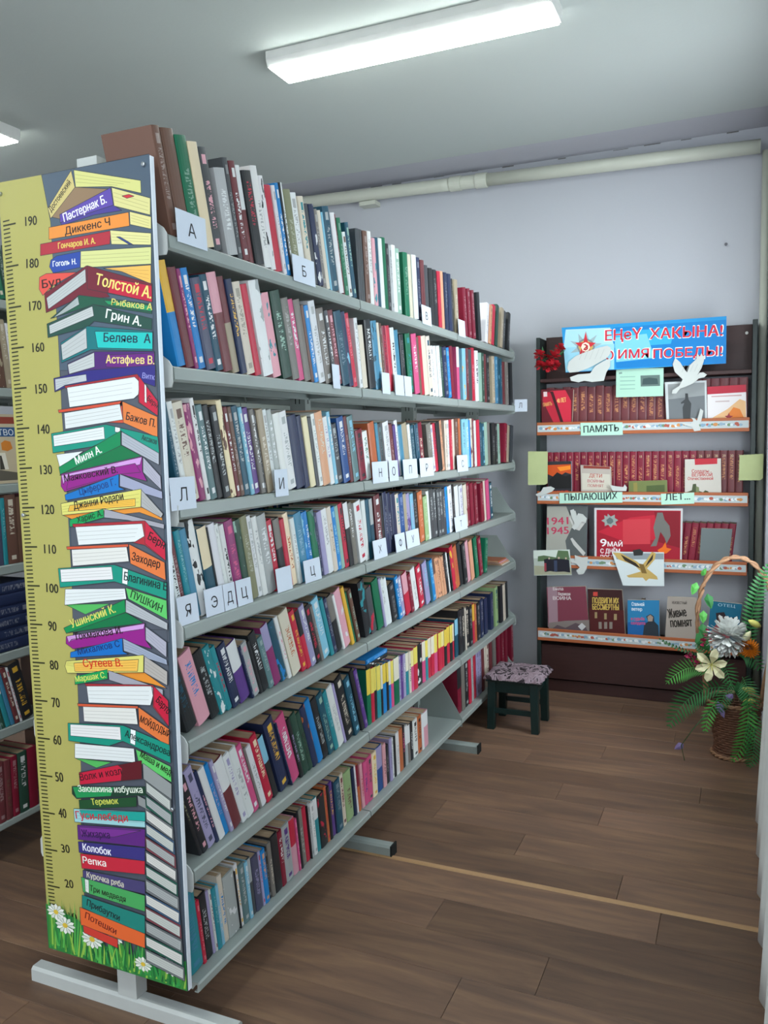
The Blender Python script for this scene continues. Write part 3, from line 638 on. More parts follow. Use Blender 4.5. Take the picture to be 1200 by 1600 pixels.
# ceiling lights
def light(x0,lab,y0=1.545,parts=True):
    t=thing('ceiling_light',lab,'lamp',(x0+.6,y0+.093,CEIL),'flat rectangular ceiling lights')
    q=MB(); w,d,h=.6,.093,.062
    q.prism([(-d,0),(d,0),(d,-h*.55),(d-.012,-h),(-d+.012,-h),(-d,-h*.55)],-w,w,ax=0); bevel(q.build('housing',M_white,t),.002)
    q=MB(); q.box((-w+.01,-d+.01,-h-.006),(w-.01,d-.01,-h+.002))
    m,n,l,b=base('lamp_diffuser',.5); b.inputs['Emission Color'].default_value=(.93,1,.97,1); b.inputs['Emission Strength'].default_value=LAMP; b.inputs['Base Color'].default_value=(.9,.9,.9,1)
    bevel(q.build('diffuser',m,t),.003); return t
light(-.17,'long white ceiling light glowing above the shelving, the nearest one'); light(-2.95,'white ceiling light cut off at the left edge')
light(-.17,'white ceiling light behind the camera on the right',-1.9); light(-2.95,'white ceiling light behind the camera on the left',-1.9)
# ---------------- steel shelving ----------------
ZL=[1.8392,1.5364,1.2098,.916,.6311,.3037,.0079]; JY=[.02,1.0606,2.1128,3.1266]
def shelf_mesh(y0,y1,sg,dep,drop,rear=.05):
    q=MB(); t=.003; x0,x1=0,dep; lip=drop
    # tray section in (x,z): top sheet, folded front lip, rear lip; sg mirrors
    pr=[(x0,0),(x1-.004,0),(x1,-.004),(x1+.002,-lip+.006),(x1-.004,-lip),(x1-.014,-lip),(x1-.014,-lip+.003),(x1-.006,-lip+.004),(x1-.005,-.006),(x0+.004,-.005),(x0+.004,-rear),(x0,-rear)]
    pr=[(sg*a,b) for a,b in pr]
    n=len(pr); vs=[(a,y0,b) for a,b in pr]+[(a,y1,b) for a,b in pr]
    # split the thin section into quads for clean caps
    fs=[(i,(i+1)%n,n+(i+1)%n,n+i) for i in range(n)]
    for k in (0,n): fs+=[(k+0,k+1,k+8,k+9),(k+1,k+2,k+8),(k+2,k+3,k+7,k+8),(k+3,k+4,k+6,k+7),(k+4,k+5,k+6),(k+0,k+9,k+10,k+11)]
    q.mesh(vs,fs)
    for yy in (y0,y1-.002): q.prism([(sg*.005,-.006),(sg*(dep-.01),-.006),(sg*(dep-.02),-lip+.006),(sg*.005,-min(rear,.03))],yy,yy+.002,ax=1)
    return q
def plate(sg,dep,y,tall,col=None,name='shelf_bracket',par=None,z=0):
    q=MB(); q.prism([(sg*.0,-.055),(sg*(dep-.03),-.045),(sg*(dep+.004),-.03),(sg*(dep+.004),.012),(sg*(dep-.03),.05),(sg*(dep*.35),tall),(0,tall)],y,y+.003,ax=1)
    q.build(name,M_shelf,par,loc=(0,0,z)); return q
def unit(name,label,xc,dep_r,dep_l,zs,far_empty=False):
    t=thing(name,label,'shelving',(xc,0,FLOOR))
    for i,y in enumerate((.055,1.055,2.105,3.1)):
        q=MB(); a,b=.021,.026
        q.prism([(-.031,y-a),(.031,y-a),(.031,y+a),(-.031,y+a)],.04,2.19,ax=2)
        for k in range(33):
            z=.12+k*.058
            for sx in (-.008,.008): q.box((sx-.002,y-a-.0006,z),(sx+.002,y-a+.001,z+.022),m=1)
            q.box((.031-.001,y-.003,z),(.0316,y+.003,z+.022),m=1)
        bevel(q.build('upright',[M_upr if i==0 else M_shelf,M_dark],t),.002)
        q=MB(); q.prism([(y-.022,.0),(y+.022,.0),(y+.022,.033),(y+.015,.04),(y-.015,.04),(y-.022,.033)],-.34,.33,ax=0)
        for s in (-1,1) if i else (): q.box((s*.335-.006 if s>0 else -.345,y-.024,0.0),(s*.335+.0 if s>0 else -.333,y+.024,.042),m=1)
        q.build('foot',[M_upr if i==0 else M_shelf,M_dark],t)
    for s in range(3):
        y0,y1=JY[s]+.002,JY[s+1]-.004
        for side,dep in ((1,dep_r),(-1,dep_l)):
            for k,z in enumerate(zs):
                q=shelf_mesh(y0,y1,side,dep,.036 if k<6 else .026,.034 if k<6 else .024)
                o=q.build('shelf',M_shelf,t,loc=(side*.03,0,z-FLOOR))
    for side,dep in ((1,dep_r),(-1,dep_l)):
        for k,z in enumerate(zs):
            for y,tall in ((JY[0]-.012,.1),(JY[3]-.002,.15)):
                if k==6 and y<1: continue
                q=MB(); sg=side
                q.prism([(0,-.055),(sg*(dep-.02),-.05),(sg*(dep+.001),-.05),(sg*(dep+.005),-.04),(sg*(dep+.005),-.002),(sg*(dep-.004),.012),(sg*(dep-.03),.03),(sg*(dep*.5),tall),(0,tall)],y,y+.003,ax=1)
                q.build('shelf_bracket',M_upr if y<1 else M_shelf,t,loc=(side*.03,0,z-FLOOR))
    q=MB(); q.prism([(0,-.055),(dep_r+.003,-.034),(dep_r+.003,.004),(dep_r*.5,.19),(0,.19)],JY[2]-.001,JY[2]+.001,ax=1); q.build('shelf_bracket',M_shelf,t,loc=(.03,0,zs[6]-FLOOR))
    return t
unit('library_shelving','tall grey-green double-sided steel shelving packed with books, ruler poster on its end',.225,.243-.03+.0,.215,ZL)
ZU=[1.875,1.5645,1.223,.933,.620,.348,.009]
unit('library_shelving','grey steel shelving behind at the left edge, mostly hidden by the ruler poster',-.965,.213,.215,ZU)
# ---------------- books ----------------
PAL=dict(W='d6d8d8',w='cdc3b2',C='e0d0ae',g='75716b',s='a4a9a9',k='26282b',d='43474b',n='26304f',b='24508c',B='1c7cbe',c='7fb8cf',t='2a8690',T='1f4d60',G='12694a',D='2c4a3e',m='8fb0a0',o='7e8062',y='d6a83c',O='b5643c',r='b92840',R='7c1b31',M='6b3438',p='c9507e',P='d39aa5',v='57397e',V='9a94b8',l='8a3468',N='66493d',z='a39680',S='cf9878',e='4a4c63',f='42809e',h='5d7a7c',j='8fab78',Y='e0cf62')
CN=dict(W='white',w='off-white',C='cream',g='grey-brown',s='light grey',k='black',d='dark grey',n='navy',b='blue',B='bright blue',c='pale blue',t='teal',T='dark teal',G='green',D='dark green',m='mint',o='olive',y='yellow',O='rust orange',r='red',R='dark red',M='maroon',p='pink',P='pale pink',v='purple',V='lilac',l='plum',N='brown',z='tan',S='salmon',e='slate blue',f='steel blue',h='grey-green',j='light green',Y='pale yellow')
HX={k:hx(v) for k,v in PAL.items()}
rb=random.Random(11)
def jit(c,a=.07):
    f=1+rb.uniform(-a,a); return tuple(min(1,max(0,x*f*(1+rb.uniform(-.03,.03)))) for x in c[:3])
def book_geo(t,h,d,code,acc,back=False):
    """cover and page verts; spine at x=0 facing +x, thickness in y from 0..t, bottom z=0"""
    seed=rb.random(); c1=jit(HX[code])+(seed,)
    if acc=='Y' or acc=='Q': c2=hx(rb.choice(('e0cf62','e3d893','dcd7c2','dfc24c')))[:3]+(1.0,)
    elif acc: c2=HX[acc][:3]+(rb.choice((.0,.0,.34,.34,.34,.67,1.0)),)
    elif rb.random()<.55: c2=tuple(min(1,x*1.0+(.16 if sum(HX[code][:3])<.9 else -.25)) if sum(HX[code][:3])<.9 else x*.55 for x in HX[code][:3])+(rb.choice((0,.34)),)
    else: c2=c1[:3]+(.95,)
    q=MB(); bt=min(.0022,t*.16); ov=.003 if t>.012 else .0006; bu=min(.003,t*.14)
    # outer C section, seen from above
    arc=[(-bu,0),(-bu*.25,t*.16),(0,t*.38),(0,t*.62),(-bu*.25,t*.84),(-bu,t)]
    out=[(-d,0)]+arc+[(-d,t)]; inn=[(-d,t-bt),(-bu-.003,t-bt),(-bu-.003,bt),(-d,bt)]
    n=len(out)
    for i in range(n-1):
        a,b=out[i],out[i+1]
        if 1<=i<=5:
            u0,u1=a[1]/t,b[1]/t; uv=[(u0,0),(u1,0),(u1,1),(u0,1)]
        else: uv=None
        q.poly([(a[0],a[1],0),(b[0],b[1],0),(b[0],b[1],h),(a[0],a[1],h)],c1,c2=c2,uv=uv)
    ring=out+inn
    for i in range(n-1,len(ring)-0):
        a,b=ring[i],ring[(i+1)%len(ring)]; q.poly([(a[0],a[1],0),(b[0],b[1],0),(b[0],b[1],h),(a[0],a[1],h)],c1,c2=c2)
    for z in (0,h):
        q.poly([(x,y,z) for x,y in (out[0],out[1],inn[2],inn[3])],c1,c2=c2); q.poly([(x,y,z) for x,y in out[1:-1]]+[(inn[1][0],inn[1][1],z),(inn[2][0],inn[2][1],z)],c1,c2=c2)
        q.poly([(x,y,z) for x,y in (out[-2],out[-1],inn[0],inn[1])],c1,c2=c2)
    pg=((-d+ov,bt,ov),(-bu-.0028,t-bt,h-ov))
    return q,pg
def xf_book(lean,y0,t,x,z,yaw=0):
    # lean>0: top towards the camera end (-y), pivot on the near bottom edge
    a=rad(lean)
    M=Matrix.Translation((x,y0,z))@Matrix.Rotation(rad(yaw),4,'Z')
    if lean>=0: return M@Matrix.Rotation(a,4,'X')
    return M@Matrix.Translation((0,t/max(.2,cos(a)),0))@Matrix.Rotation(a,4,'X')@Matrix.Translation((0,-t,0))
class Bulk:
    """everything past the three hundred: one joined mesh"""
    def __init__(s): s.q=MB()
    def add(s,q,pg,M,pm):
        s.q.v+= []
        off=len(s.q.v); s.q.v+=[tuple(M@Vector(v)) for v in q.v]
        for f,c,c2,uv in zip(q.f,q.c,q.c2,q.uv): s.q.f.append(tuple(i+off for i in f)); s.q.c.append(c); s.q.c2.append(c2); s.q.uv.append(uv); s.q.m.append(0)
        p=MB(); p.box(*pg); off=len(s.q.v); s.q.v+=[tuple(M@Vector(v)) for v in p.v]
        for f in p.f: s.q.f.append(tuple(i+off for i in f)); s.q.c.append((.5,.5,.5,1)); s.q.c2.append((.5,.5,.5,1)); s.q.uv.append(None); s.q.m.append(pm)
    def build(s,name,label,cat):
        o=s.q.build(name,[M_book,M_pw,M_pt]); tag(o,label,cat); o['kind']='stuff'; return o
SB=[.006,.006,.010,.022,.034,.026,.030]; XF=.468; DEP=[.155,.165,.165,.165,.15,.165,.17]
SH=['top','second','third','fourth','fifth','sixth','bottom']
def parse(s):
    lean=0; out=[]
    for t in s.split():
        if t[0]=='|': lean=float(t[1:]); continue
        hd,y,w,h=t.split(','); out.append((hd[0],hd[1:],int(y)/1000,int(w)/1000,int(h)/1000,lean))
    return out
allb=[]
for k,s in enumerate(BOOKS):
    for i,(c,a,y,wd,h,lean) in enumerate(parse(s)):
        for jy in JY[1:3]:                      # keep clear of the gap between two shelves
            if y<jy<y+wd:
                if jy-y>wd/2: wd=jy-.002-y
                else: wd=y+wd-jy-.002; y=jy+.002
        lo=h*sin(rad(max(0,lean)))-.014+.004          # the leaning top must clear the poster on the end
        if y<lo:
            wd=wd-(lo-y); y=lo
            if wd<.008: continue
        lim=.055 if k!=0 else .05
        if wd>lim: y=y+wd-lim; wd=lim
        d2=(XF-1.70)**2+(y+1.58)**2
        t=max(.004,wd*cos(rad(lean))-.0006); allb.append([t*h/d2,k,i,c,a,y,t,h,lean])
top=set(id(x) for x in sorted(allb,key=lambda x:-x[0])[:292])
def ordn(n): return '%d%s'%(n,'th' if 10<=n%100<=20 else {1:'st',2:'nd',3:'rd'}.get(n%10,'th'))
def article(s): return s
bulk=Bulk(); XS={}
for bk in allb:
    _,k,i,c,a,y,t,h,lean=bk
    d=DEP[k]*rb.uniform(.88,1.03)
    d=min(d,.2); q,pg=book_geo(t,h,d,c,a); M=xf_book(lean,y,t,XF-SB[k]-rb.uniform(0,.006),ZL[k]+.0008)
    tan=k>=4 or rb.random()<.25
    if id(bk) in top:
        o=q.build('book',M_book); o.matrix_world=M; p=MB(); p.box(*pg); p.build('page_block',M_pt if tan else M_pw,o)
        acc=CN.get(a,'') if a!='Q' else ''
        lab='%s book%s, %s from the ruler poster on the %s shelf'%(CN[c],' with %s print'%acc if acc and a!='Y' else (' with pale yellow head' if a=='Y' else ''),ordn(i+1),SH[k])
        tag(o,lab,'book','upright books on the %s shelf'%SH[k])
    else: bulk.add(q,pg,M,2 if tan else 1)
# books facing the other aisle, seen through the gaps between the shelves
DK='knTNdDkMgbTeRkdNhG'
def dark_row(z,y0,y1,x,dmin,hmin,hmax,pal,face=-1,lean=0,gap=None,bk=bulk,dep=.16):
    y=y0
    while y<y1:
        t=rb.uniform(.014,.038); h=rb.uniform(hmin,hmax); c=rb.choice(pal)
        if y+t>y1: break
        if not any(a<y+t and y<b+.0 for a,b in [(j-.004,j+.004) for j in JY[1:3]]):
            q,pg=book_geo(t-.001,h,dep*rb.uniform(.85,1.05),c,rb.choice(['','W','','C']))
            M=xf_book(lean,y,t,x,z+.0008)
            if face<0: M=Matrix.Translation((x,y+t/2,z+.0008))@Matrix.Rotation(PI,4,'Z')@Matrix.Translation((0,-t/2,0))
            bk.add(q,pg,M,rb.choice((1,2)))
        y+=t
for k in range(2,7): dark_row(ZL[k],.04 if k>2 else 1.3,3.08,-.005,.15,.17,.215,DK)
# a few lying books: on top of the pale yellow series, and flat magazines at the far end
def lying(z,y,wid,t,len_,c,a,x,bk=bulk,yaw=0):
    q,pg=book_geo(t,len_,wid,c,a)
    M=Matrix.Translation((x,y,z))@Matrix.Rotation(rad(yaw),4,'Z')@Matrix.Rotation(rad(-90),4,'X')@Matrix.Translation((0,-t,0))
    bk.add(q,pg,M,2)
for j,(c,a,t) in enumerate((('k','W',.016),('B','',.018))): lying(ZL[5]+.2115+j*.0175,1.115,.14,t,.19,c,a,XF-.03)
for j,(c,a) in enumerate((('w','P'),('S',''),('P','W'),('O',''))): lying(ZL[4]+.0015+j*.008,2.93-j*.012,.18,.007,.16,c,a,XF-.02-.004*j)
for j,(c,a) in enumerate((('g','k'),('s','k'))): lying(ZL[2]+.218+j*.021,1.34+.01*j,.15,.02,.26,c,a,.02,)
bulk.build('books','books filling the far bays and rear side of the grey-green shelving','books')
# left shelving: the books that show beside the poster are single things
def lbook(c,a,y0,y1,z,h,lean,lab,dep=.165,x=-.725):
    t=max(.006,(y1-y0)*cos(rad(lean))-.0006); q,pg=book_geo(t,h,dep,c,a); o=q.build('book',M_book); o.matrix_world=xf_book(lean,y0,t,x,z+.0008)
    p=MB(); p.box(*pg); p.build('page_block',M_pt,o); tag(o,lab,'book','books showing on the shelving at the left edge')
L='at the left photo edge'
for c,a,y0,y1,z,h,ln,lab in [
 ('T','',.575,.612,1.875,.24,12,'dark teal book on the top shelf '+L),('G','w',.612,.640,1.875,.235,12,'green book leaning on the top shelf '+L),('D','',.640,.668,1.875,.22,12,'dark green book half behind the poster, top shelf '+L),
 ('N','',.555,.588,1.5645,.24,6,'brown book leaning on the second shelf '+L),('N','z',.589,.622,1.5645,.245,6,'brown book with tan print on the second shelf '+L),('z','',.623,.650,1.5645,.24,6,'tan book on the second shelf '+L),('W','',.651,.666,1.5645,.23,6,'thin white book on the second shelf '+L),('k','',.667,.690,1.5645,.22,6,'black book on the second shelf beside the thin white one'),
 ('e','',.516,.565,.933,.245,1,'thick slate blue book on the fourth shelf '+L),('t','',.566,.585,.933,.24,1,'teal book with dark band on the fourth shelf '+L),('N','w',.586,.634,.933,.25,1,'thick dark brown book on the fourth shelf '+L),('N','',.635,.672,.933,.24,1,'brown book beside the poster edge on the fourth shelf'),
 ('d','',.49,.502,.348,.2,14,'dark grey book leaning on the sixth shelf '+L),('h','',.503,.513,.348,.21,14,'thin grey-green book leaning on the sixth shelf '+L),('D','m',.514,.530,.348,.22,14,'dark green book with mint print, sixth shelf '+L),('t','W',.531,.552,.348,.21,14,'teal book with white print, sixth shelf '+L),('f','',.553,.572,.348,.205,14,'steel blue book leaning on the sixth shelf '+L),('M','w',.573,.595,.348,.22,14,'maroon book leaning on the sixth shelf '+L),('W','r',.596,.605,.348,.22,14,'thin white book with red print, sixth shelf '+L),('k','y',.606,.660,.348,.225,14,'black book with large yellow title leaning, sixth shelf '+L),
 ('R','',.447,.475,.009,.22,0,'dark red volume at the very edge of the bottom shelf '+L),('M','',.477,.510,.009,.222,0,'maroon volume, second from the edge, bottom shelf '+L),('M','N',.511,.540,.009,.219,0,'maroon volume with brown print, bottom shelf '+L),('R','',.541,.571,.009,.223,0,'dark red volume next to the dark green one, bottom shelf '+L),('D','W',.572,.616,.009,.226,0,'dark green volume with white title, bottom shelf '+L),('R','',.617,.660,.009,.228,0,'dark red volume beside the poster edge, bottom shelf')]:
    lbook(c,a,y0,y1,z,h,ln,lab)
for j in range(6):
    t=.041; q,pg=book_geo(t-.001,.235,.16,'n',''); o=q.build('book',M_book)
    o.matrix_world=Matrix.Translation((-.725-.004*(j%2),.44+.004*(j%3),.6215+j*.0412))@Matrix.Rotation(rad(-90),4,'X')@Matrix.Translation((0,-t,0))
    p=MB(); p.box(*pg); p.build('page_block',M_pt,o); tag(o,'navy volume lying flat at the left edge, %s in its stack'%['lowest','second from below','third from below','fourth from below','second from the top','topmost'][j],'book','navy volumes lying in a stack')
# magazine standing face out on the third shelf of the left shelving
mg=MB(); mg.box((0,0,0),(.006,.252,.25)); mo=mg.build('magazine',mat('magazine_paper','b9aa90',.5)); mo.matrix_world=Matrix.Translation((-.735,.425,1.2245))@Matrix.Rotation(rad(-7),4,'Y')
tag(mo,'face-out art magazine with blue title strip on the shelving at the left edge','magazine')
lb2=Bulk()
seq='ywNNNgkTcNkMwNTwbTTBgTscWry'; 
def seq_row(z,y0,y1,sq,h0,h1,x,bk,dep=.15):
    w=(y1-y0)/len(sq); y=y0
    for ch in sq:
        q,pg=book_geo(w-.001,rb.uniform(h0,h1),dep,ch,rb.choice(['','W',''])); bk.add(q,pg,xf_book(3,y,w,x,z+.0008),1); y+=w
seq_row(1.5645,1.45,2.17,seq,.2,.225,-.73,lb2); seq_row(1.5645,2.22,2.73,'sTTkgNgGWgNwh',.19,.22,-.73,lb2); seq_row(1.5645,2.74,3.09,'kNOgwfWkBT',.19,.22,-.73,lb2)
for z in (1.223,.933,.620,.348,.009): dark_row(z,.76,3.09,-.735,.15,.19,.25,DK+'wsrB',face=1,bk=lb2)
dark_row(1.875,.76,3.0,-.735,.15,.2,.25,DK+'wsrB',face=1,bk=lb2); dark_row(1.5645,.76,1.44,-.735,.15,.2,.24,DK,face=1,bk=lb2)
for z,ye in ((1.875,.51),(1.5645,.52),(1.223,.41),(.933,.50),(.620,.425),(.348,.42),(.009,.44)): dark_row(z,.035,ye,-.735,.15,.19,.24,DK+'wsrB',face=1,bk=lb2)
lb2.build('books','rows of mixed books on the shelving behind, seen through the gaps','books')
# ---------------- letter cards ----------------
def inside(pt,loop):
    x,y=pt; r=False; n=len(loop)
    for i in range(n):
        (x1,y1),(x2,y2)=loop[i],loop[(i+1)%n]
        if (y1>y)!=(y2>y) and x<(x2-x1)*(y-y1)/(y2-y1)+x1: r=not r
    return r
def text_mesh(txt,bold=.0,cache={}):
    """glyph outlines, every closed outline filled on its own so that overlapping strokes leave no holes; z holds a small layer number"""
    if txt in cache: return cache[txt]
    c=bpy.data.curves.new('t','FONT'); c.body=txt; c.resolution_u=3; c.fill_mode='NONE'; o=bpy.data.objects.new('t',c); COL.objects.link(o)
    bpy.context.view_layer.update(); m=o.evaluated_get(bpy.context.evaluated_depsgraph_get()).to_mesh()
    nb={}
    for e in m.edges: nb.setdefault(e.vertices[0],[]).append(e.vertices[1]); nb.setdefault(e.vertices[1],[]).append(e.vertices[0])
    done=set(); loops=[]; P=[(v.co.x,v.co.y) for v in m.vertices]
    fwd={e.vertices[0]:e.vertices[1] for e in m.edges}
    for s in sorted(nb):
        if s in done: continue
        lp=[s]; done.add(s); cur=fwd.get(s,nb[s][0])
        while cur not in done:
            lp.append(cur); done.add(cur); nx=[q for q in nb[cur] if q not in done]
            if not nx: break
            cur=fwd[cur] if fwd.get(cur) in nx else nx[0]
        if len(lp)>2: loops.append([P[i] for i in lp])
    bpy.data.objects.remove(o); bpy.data.curves.remove(c)
    ar=lambda L: sum(L[i][0]*L[(i+1)%len(L)][1]-L[(i+1)%len(L)][0]*L[i][1] for i in range(len(L)))/2
    A=[ar(L) for L in loops]
    if not loops: return [],[]
    sg=1 if A[max(range(len(A)),key=lambda i:abs(A[i]))]>0 else -1
    outer=[i for i in range(len(A)) if A[i]*sg>0]; holes={i:[] for i in outer}
    for i in range(len(A)):
        if i in holes: continue
        c_=[j for j in outer if all(inside(p_,loops[j]) for p_ in loops[i])] or [j for j in outer if inside(loops[i][0],loops[j])]
        if c_: holes[min(c_,key=lambda j:abs(A[j]))].append(i)
        else: outer.append(i); holes[i]=[]
    from mathutils.geometry import tessellate_polygon
    vs=[]; fs=[]
    for k,j in enumerate(outer):
        ls=[[Vector((x,y,0)) for x,y in loops[q]] for q in [j]+holes[j]]; off=len(vs)
        for l_ in ls: vs+=[(v.x,v.y,float(k%3)) for v in l_]
        fs+=[tuple(off+i for i in t) for t in tessellate_polygon(ls)]
    cache[txt]=(vs,fs); return cache[txt]
CAPH=max(v[1] for v in text_mesh('Н',.01)[0])
CARDS=[(0,0.05,0.118,'А'),(0,0.595,0.135,'Б'),(0,1.654,0.11,'В'),(0,2.126,0.1,''),(1,0.835,0.051,''),(1,1.233,0.072,''),(1,1.355,0.09,''),(1,1.452,0.075,''),(2,-0.013,0.096,'Л'),(2,0.457,0.072,'И'),(2,1.131,0.14,'Н'),(2,1.283,0.088,'О'),(2,1.424,0.15,'П'),(2,1.605,0.16,'Р'),(2,2.085,0.16,'С'),(3,0.011,0.079,'Я'),(3,0.12,0.079,'Э'),(3,0.202,0.054,'Д'),(3,0.262,0.073,'Ц'),(3,0.468,0.086,''),(3,0.633,0.106,'Ц'),(3,1.151,0.12,'Х'),(3,1.358,0.1,'Ф'),(3,1.472,0.14,'У'),(3,2.075,0.18,'Т')]
seen={}
for r,y,wd,ch in CARDS:
    hgt=.078 if r<3 else .07; z=ZL[r]-(.012 if r<3 else -.001); x=.4715 if r<3 else .462; tl=rad(-3 if r<3 else -6)
    q=MB(); q.prism([(y,0),(y+wd,0),(y+wd,hgt),(y,hgt)],0,.0008,ax=0)
    if r>=3: q.prism([(y,0),(y+wd,0),(y+wd,.0006),(y,.0006)],-.025,0,ax=0)
    q.v=[(a-x*0,b-y,c) for a,b,c in q.v]
    o=q.build('letter_card',M_card); o.matrix_world=Matrix.Translation((x,y,z))@Matrix.Rotation(tl,4,'Y')
    where={0:'top',1:'second',2:'third',3:'fourth'}[r]
    if ch:
        seen[r]=seen.get(r,0)+1
        lab='white card lettered %s, %s lettered card from the poster on the %s shelf'%(ch,ordn(seen[r]),where)
        vs,fs=text_mesh(ch,.0); mxx=max(v[0] for v in vs); mnx=min(v[0] for v in vs); sc=hgt*.42/CAPH; sx=min(sc*1.1,wd*.5/(mxx-mnx))
        t=MB(); t.mesh([(.0011+v[2]*.00001,wd*.5+(v[0]-(mxx+mnx)/2)*sx,hgt*.27+v[1]*sc) for v in vs],fs); t.build('card_letter',M_ink,o)
    else:
        lab={(0,2.126):'small blank white card at the last joint of the top shelf',(1,.835):'blank white card nearest the poster on the second shelf',(1,1.233):'blank white card on the second shelf, second from the poster',(1,1.355):'blank white card on the second shelf, third from the poster',(1,1.452):'blank white card on the second shelf, farthest from the poster',(3,.468):'blank white folded card between two lettered ones on the fourth shelf'}[(r,y)]
    tag(o,lab,'card','letter cards along the shelf fronts')
q=MB(); q.box((0,0,0),(.075,.0008,.07)); o=q.build('letter_card',M_card,loc=(.47,3.1275,1.5))
vs,fs=text_mesh('Л',.0); t=MB(); t.mesh([(.025+v[0]*.03,-.0004-v[2]*.00001,.022+v[1]*.04) for v in vs],fs); t.build('card_letter',M_ink,o)
tag(o,'white card lettered Л sticking out past the far end of the second shelf','card','letter cards along the shelf fronts')
mp_=MB()
for cc,pts in (('2c4f7c',[(.01,.168),(.205,.168),(.205,.202),(.01,.202)]),('8a3a2c',[(.01,.215),(.205,.215),(.205,.24),(.01,.24)]),('c8792c',[(.145,.12),(.165,.115),(.185,.125),(.18,.15),(.16,.155),(.145,.145)]),('5c564c',[(.04,.01),(.2,.01),(.2,.035),(.12,.05),(.05,.04)]),('dcd6c8',[(.11,.05),(.16,.05),(.155,.11),(.12,.11)]),('3c3830',[(.128,.05),(.146,.05),(.14,.1),(.134,.1)])):
    mp_.poly([(.0062+.00004*len(mp_.f),y_*1.2,z_) for y_,z_ in pts],hx(cc))
vs,fs=text_mesh('ИСКУССТВО'); mxx=max(v[0] for v in vs); mp_.mesh([(.0066+v[2]*.00002,.02+v[0]/mxx*.215,.173+v[1]/CAPH*.022) for v in vs],fs,hx('dfe4ea')); mp_.build('cover_print',attr_mat('magazine_print',.45),mo)
# ---------------- flat prints ----------------
def draw(src,step=.00006,lay0=0,extra=None,clip=lambda x,z:x,shifts=((-.032,0),(.032,0),(0,.02)),stroke=None):
    """coloured polygons and lettering in the x-z plane facing -y, stacked in thin layers"""
    q=MB(); boxes=[]
    def layer(b):
        L=lay0
        for bb,l in boxes:
            if b[0]<bb[2] and bb[0]<b[2] and b[1]<bb[3] and bb[1]<b[3] and l>=L: L=l+1
        boxes.append((b,L)); return -L*step
    items=list(extra or [])
    for ln in src.strip().splitlines():
        if ln[0]=='T':
            hd,txt=ln[1:].split('|'); f=hd.split(); col=hx(f[0]); x0,z0,x1,z1,hh=[int(a)/1000 for a in f[1:]]; items.append(('t',col,x0,z0,x1,z1,hh,txt))
        else:
            f=ln.split(); items.append(('p',hx(f[0]) if len(f[0])==6 else (.8,.8,.8,1),[tuple(int(a)/1000 for a in p.split(',')) for p in f[1:]]))
    for it in items:
        if it[0]=='p':
            pts=it[2]; xs=[p[0] for p in pts]; zs=[p[1] for p in pts]; y=layer((min(xs),min(zs),max(xs),max(zs)))
            q.poly([(clip(p[0],p[1]),y,p[1]) for p in pts],it[1])
            if stroke and len(it)<4:
                if sum(it[1][:3])>1.1 and len(pts)>=4:      # page edges get a few fine lines
                    for t in (.28,.5,.72):
                        A_,B_,C_,D_=pts[0],pts[1],pts[-2],pts[-1]
                        e0=(A_[0]+(D_[0]-A_[0])*t+.003,A_[1]+(D_[1]-A_[1])*t); e1=(B_[0]+(C_[0]-B_[0])*t-.006,B_[1]+(C_[1]-B_[1])*t)
                        q.poly([(clip(u_,w_),y-step*.45,w_+s_) for (u_,w_),s_ in ((e0,-.0005),(e1,-.0005),(e1,.0005),(e0,.0005))],tuple(c_*.62 for c_ in it[1][:3])+(1,))
                for i in range(len(pts)):
                    (xa,za),(xb,zb)=pts[i],pts[(i+1)%len(pts)]; L=math.hypot(xb-xa,zb-za)
                    if L<.004: continue
                    nx_,nz_=-(zb-za)/L*.0006,(xb-xa)/L*.0006
                    q.poly([(clip(xa+nx_,za),y-step*.6,za+nz_),(clip(xb+nx_,zb),y-step*.6,zb+nz_),(clip(xb-nx_,zb),y-step*.6,zb-nz_),(clip(xa-nx_,za),y-step*.6,za-nz_)],stroke)
        else:
            _,col,x0,z0,x1,z1,hh,txt=it; vs,fs=text_mesh(txt,0.0); mn=min(v[0] for v in vs); mxx=max(v[0] for v in vs)
            L=math.hypot(x1-x0,z1-z0); a=math.atan2(z1-z0,x1-x0); sx=L/(mxx-mn); sz=hh/CAPH
            P=[((v[0]-mn)*sx,v[1]*sz) for v in vs]; P=[(x0+px*cos(a)-pz*sin(a),z0+px*sin(a)+pz*cos(a),v[2]) for (px,pz),v in zip(P,vs)]
            y=layer((min(p[0] for p in P),min(p[1] for p in P),max(p[0] for p in P),max(p[1] for p in P)))
            for j,(dx,dz) in enumerate(shifts):
                q.mesh([(clip(p[0]+dx*hh,p[1]),y-j*step*.3-p[2]*step*.09,p[1]+dz*hh) for p in P],fs,col)
    return q
# ---------------- growth ruler poster ----------------
po=thing('ruler_poster','tall growth ruler poster with painted book stack, hung on the shelving end','poster',(0,-.026,0))
q=MB(); quad=[(-.004,2.005),(.463,2.001),(.4735,.022),(.023,.027)]; q.prism(quad,0,.013,ax=1); q.build('backing_board',M_board,po)
ex=[]; ink=hx('2a2c18')
def left_edge(z): return -.004+.027*(2.005-z)/1.978
ex.append(('p',hx('a8a35c'),[(-.004,2.005),(.30,2.0025),(.30,.0243),(.023,.027)]))
ex.append(('p',hx('465360'),[(.139,2.0042),(.470,2.001),(.485,.022),(.16,.0257),(.170,.53),(.166,1.2),(.164,1.5),(.165,1.605),(.16,1.89)]))
for mmk in range(8,192):
    z=mmk/100; e=left_edge(z)+.008; long_=mmk%10==0; L=.042 if long_ else .022; tk=.0042 if long_ else .0034
    ex.append(('p',ink,[(e,z-tk/2),(e+L,z-tk/2+.0015),(e+L,z+tk/2+.0015),(e,z+tk/2)]))
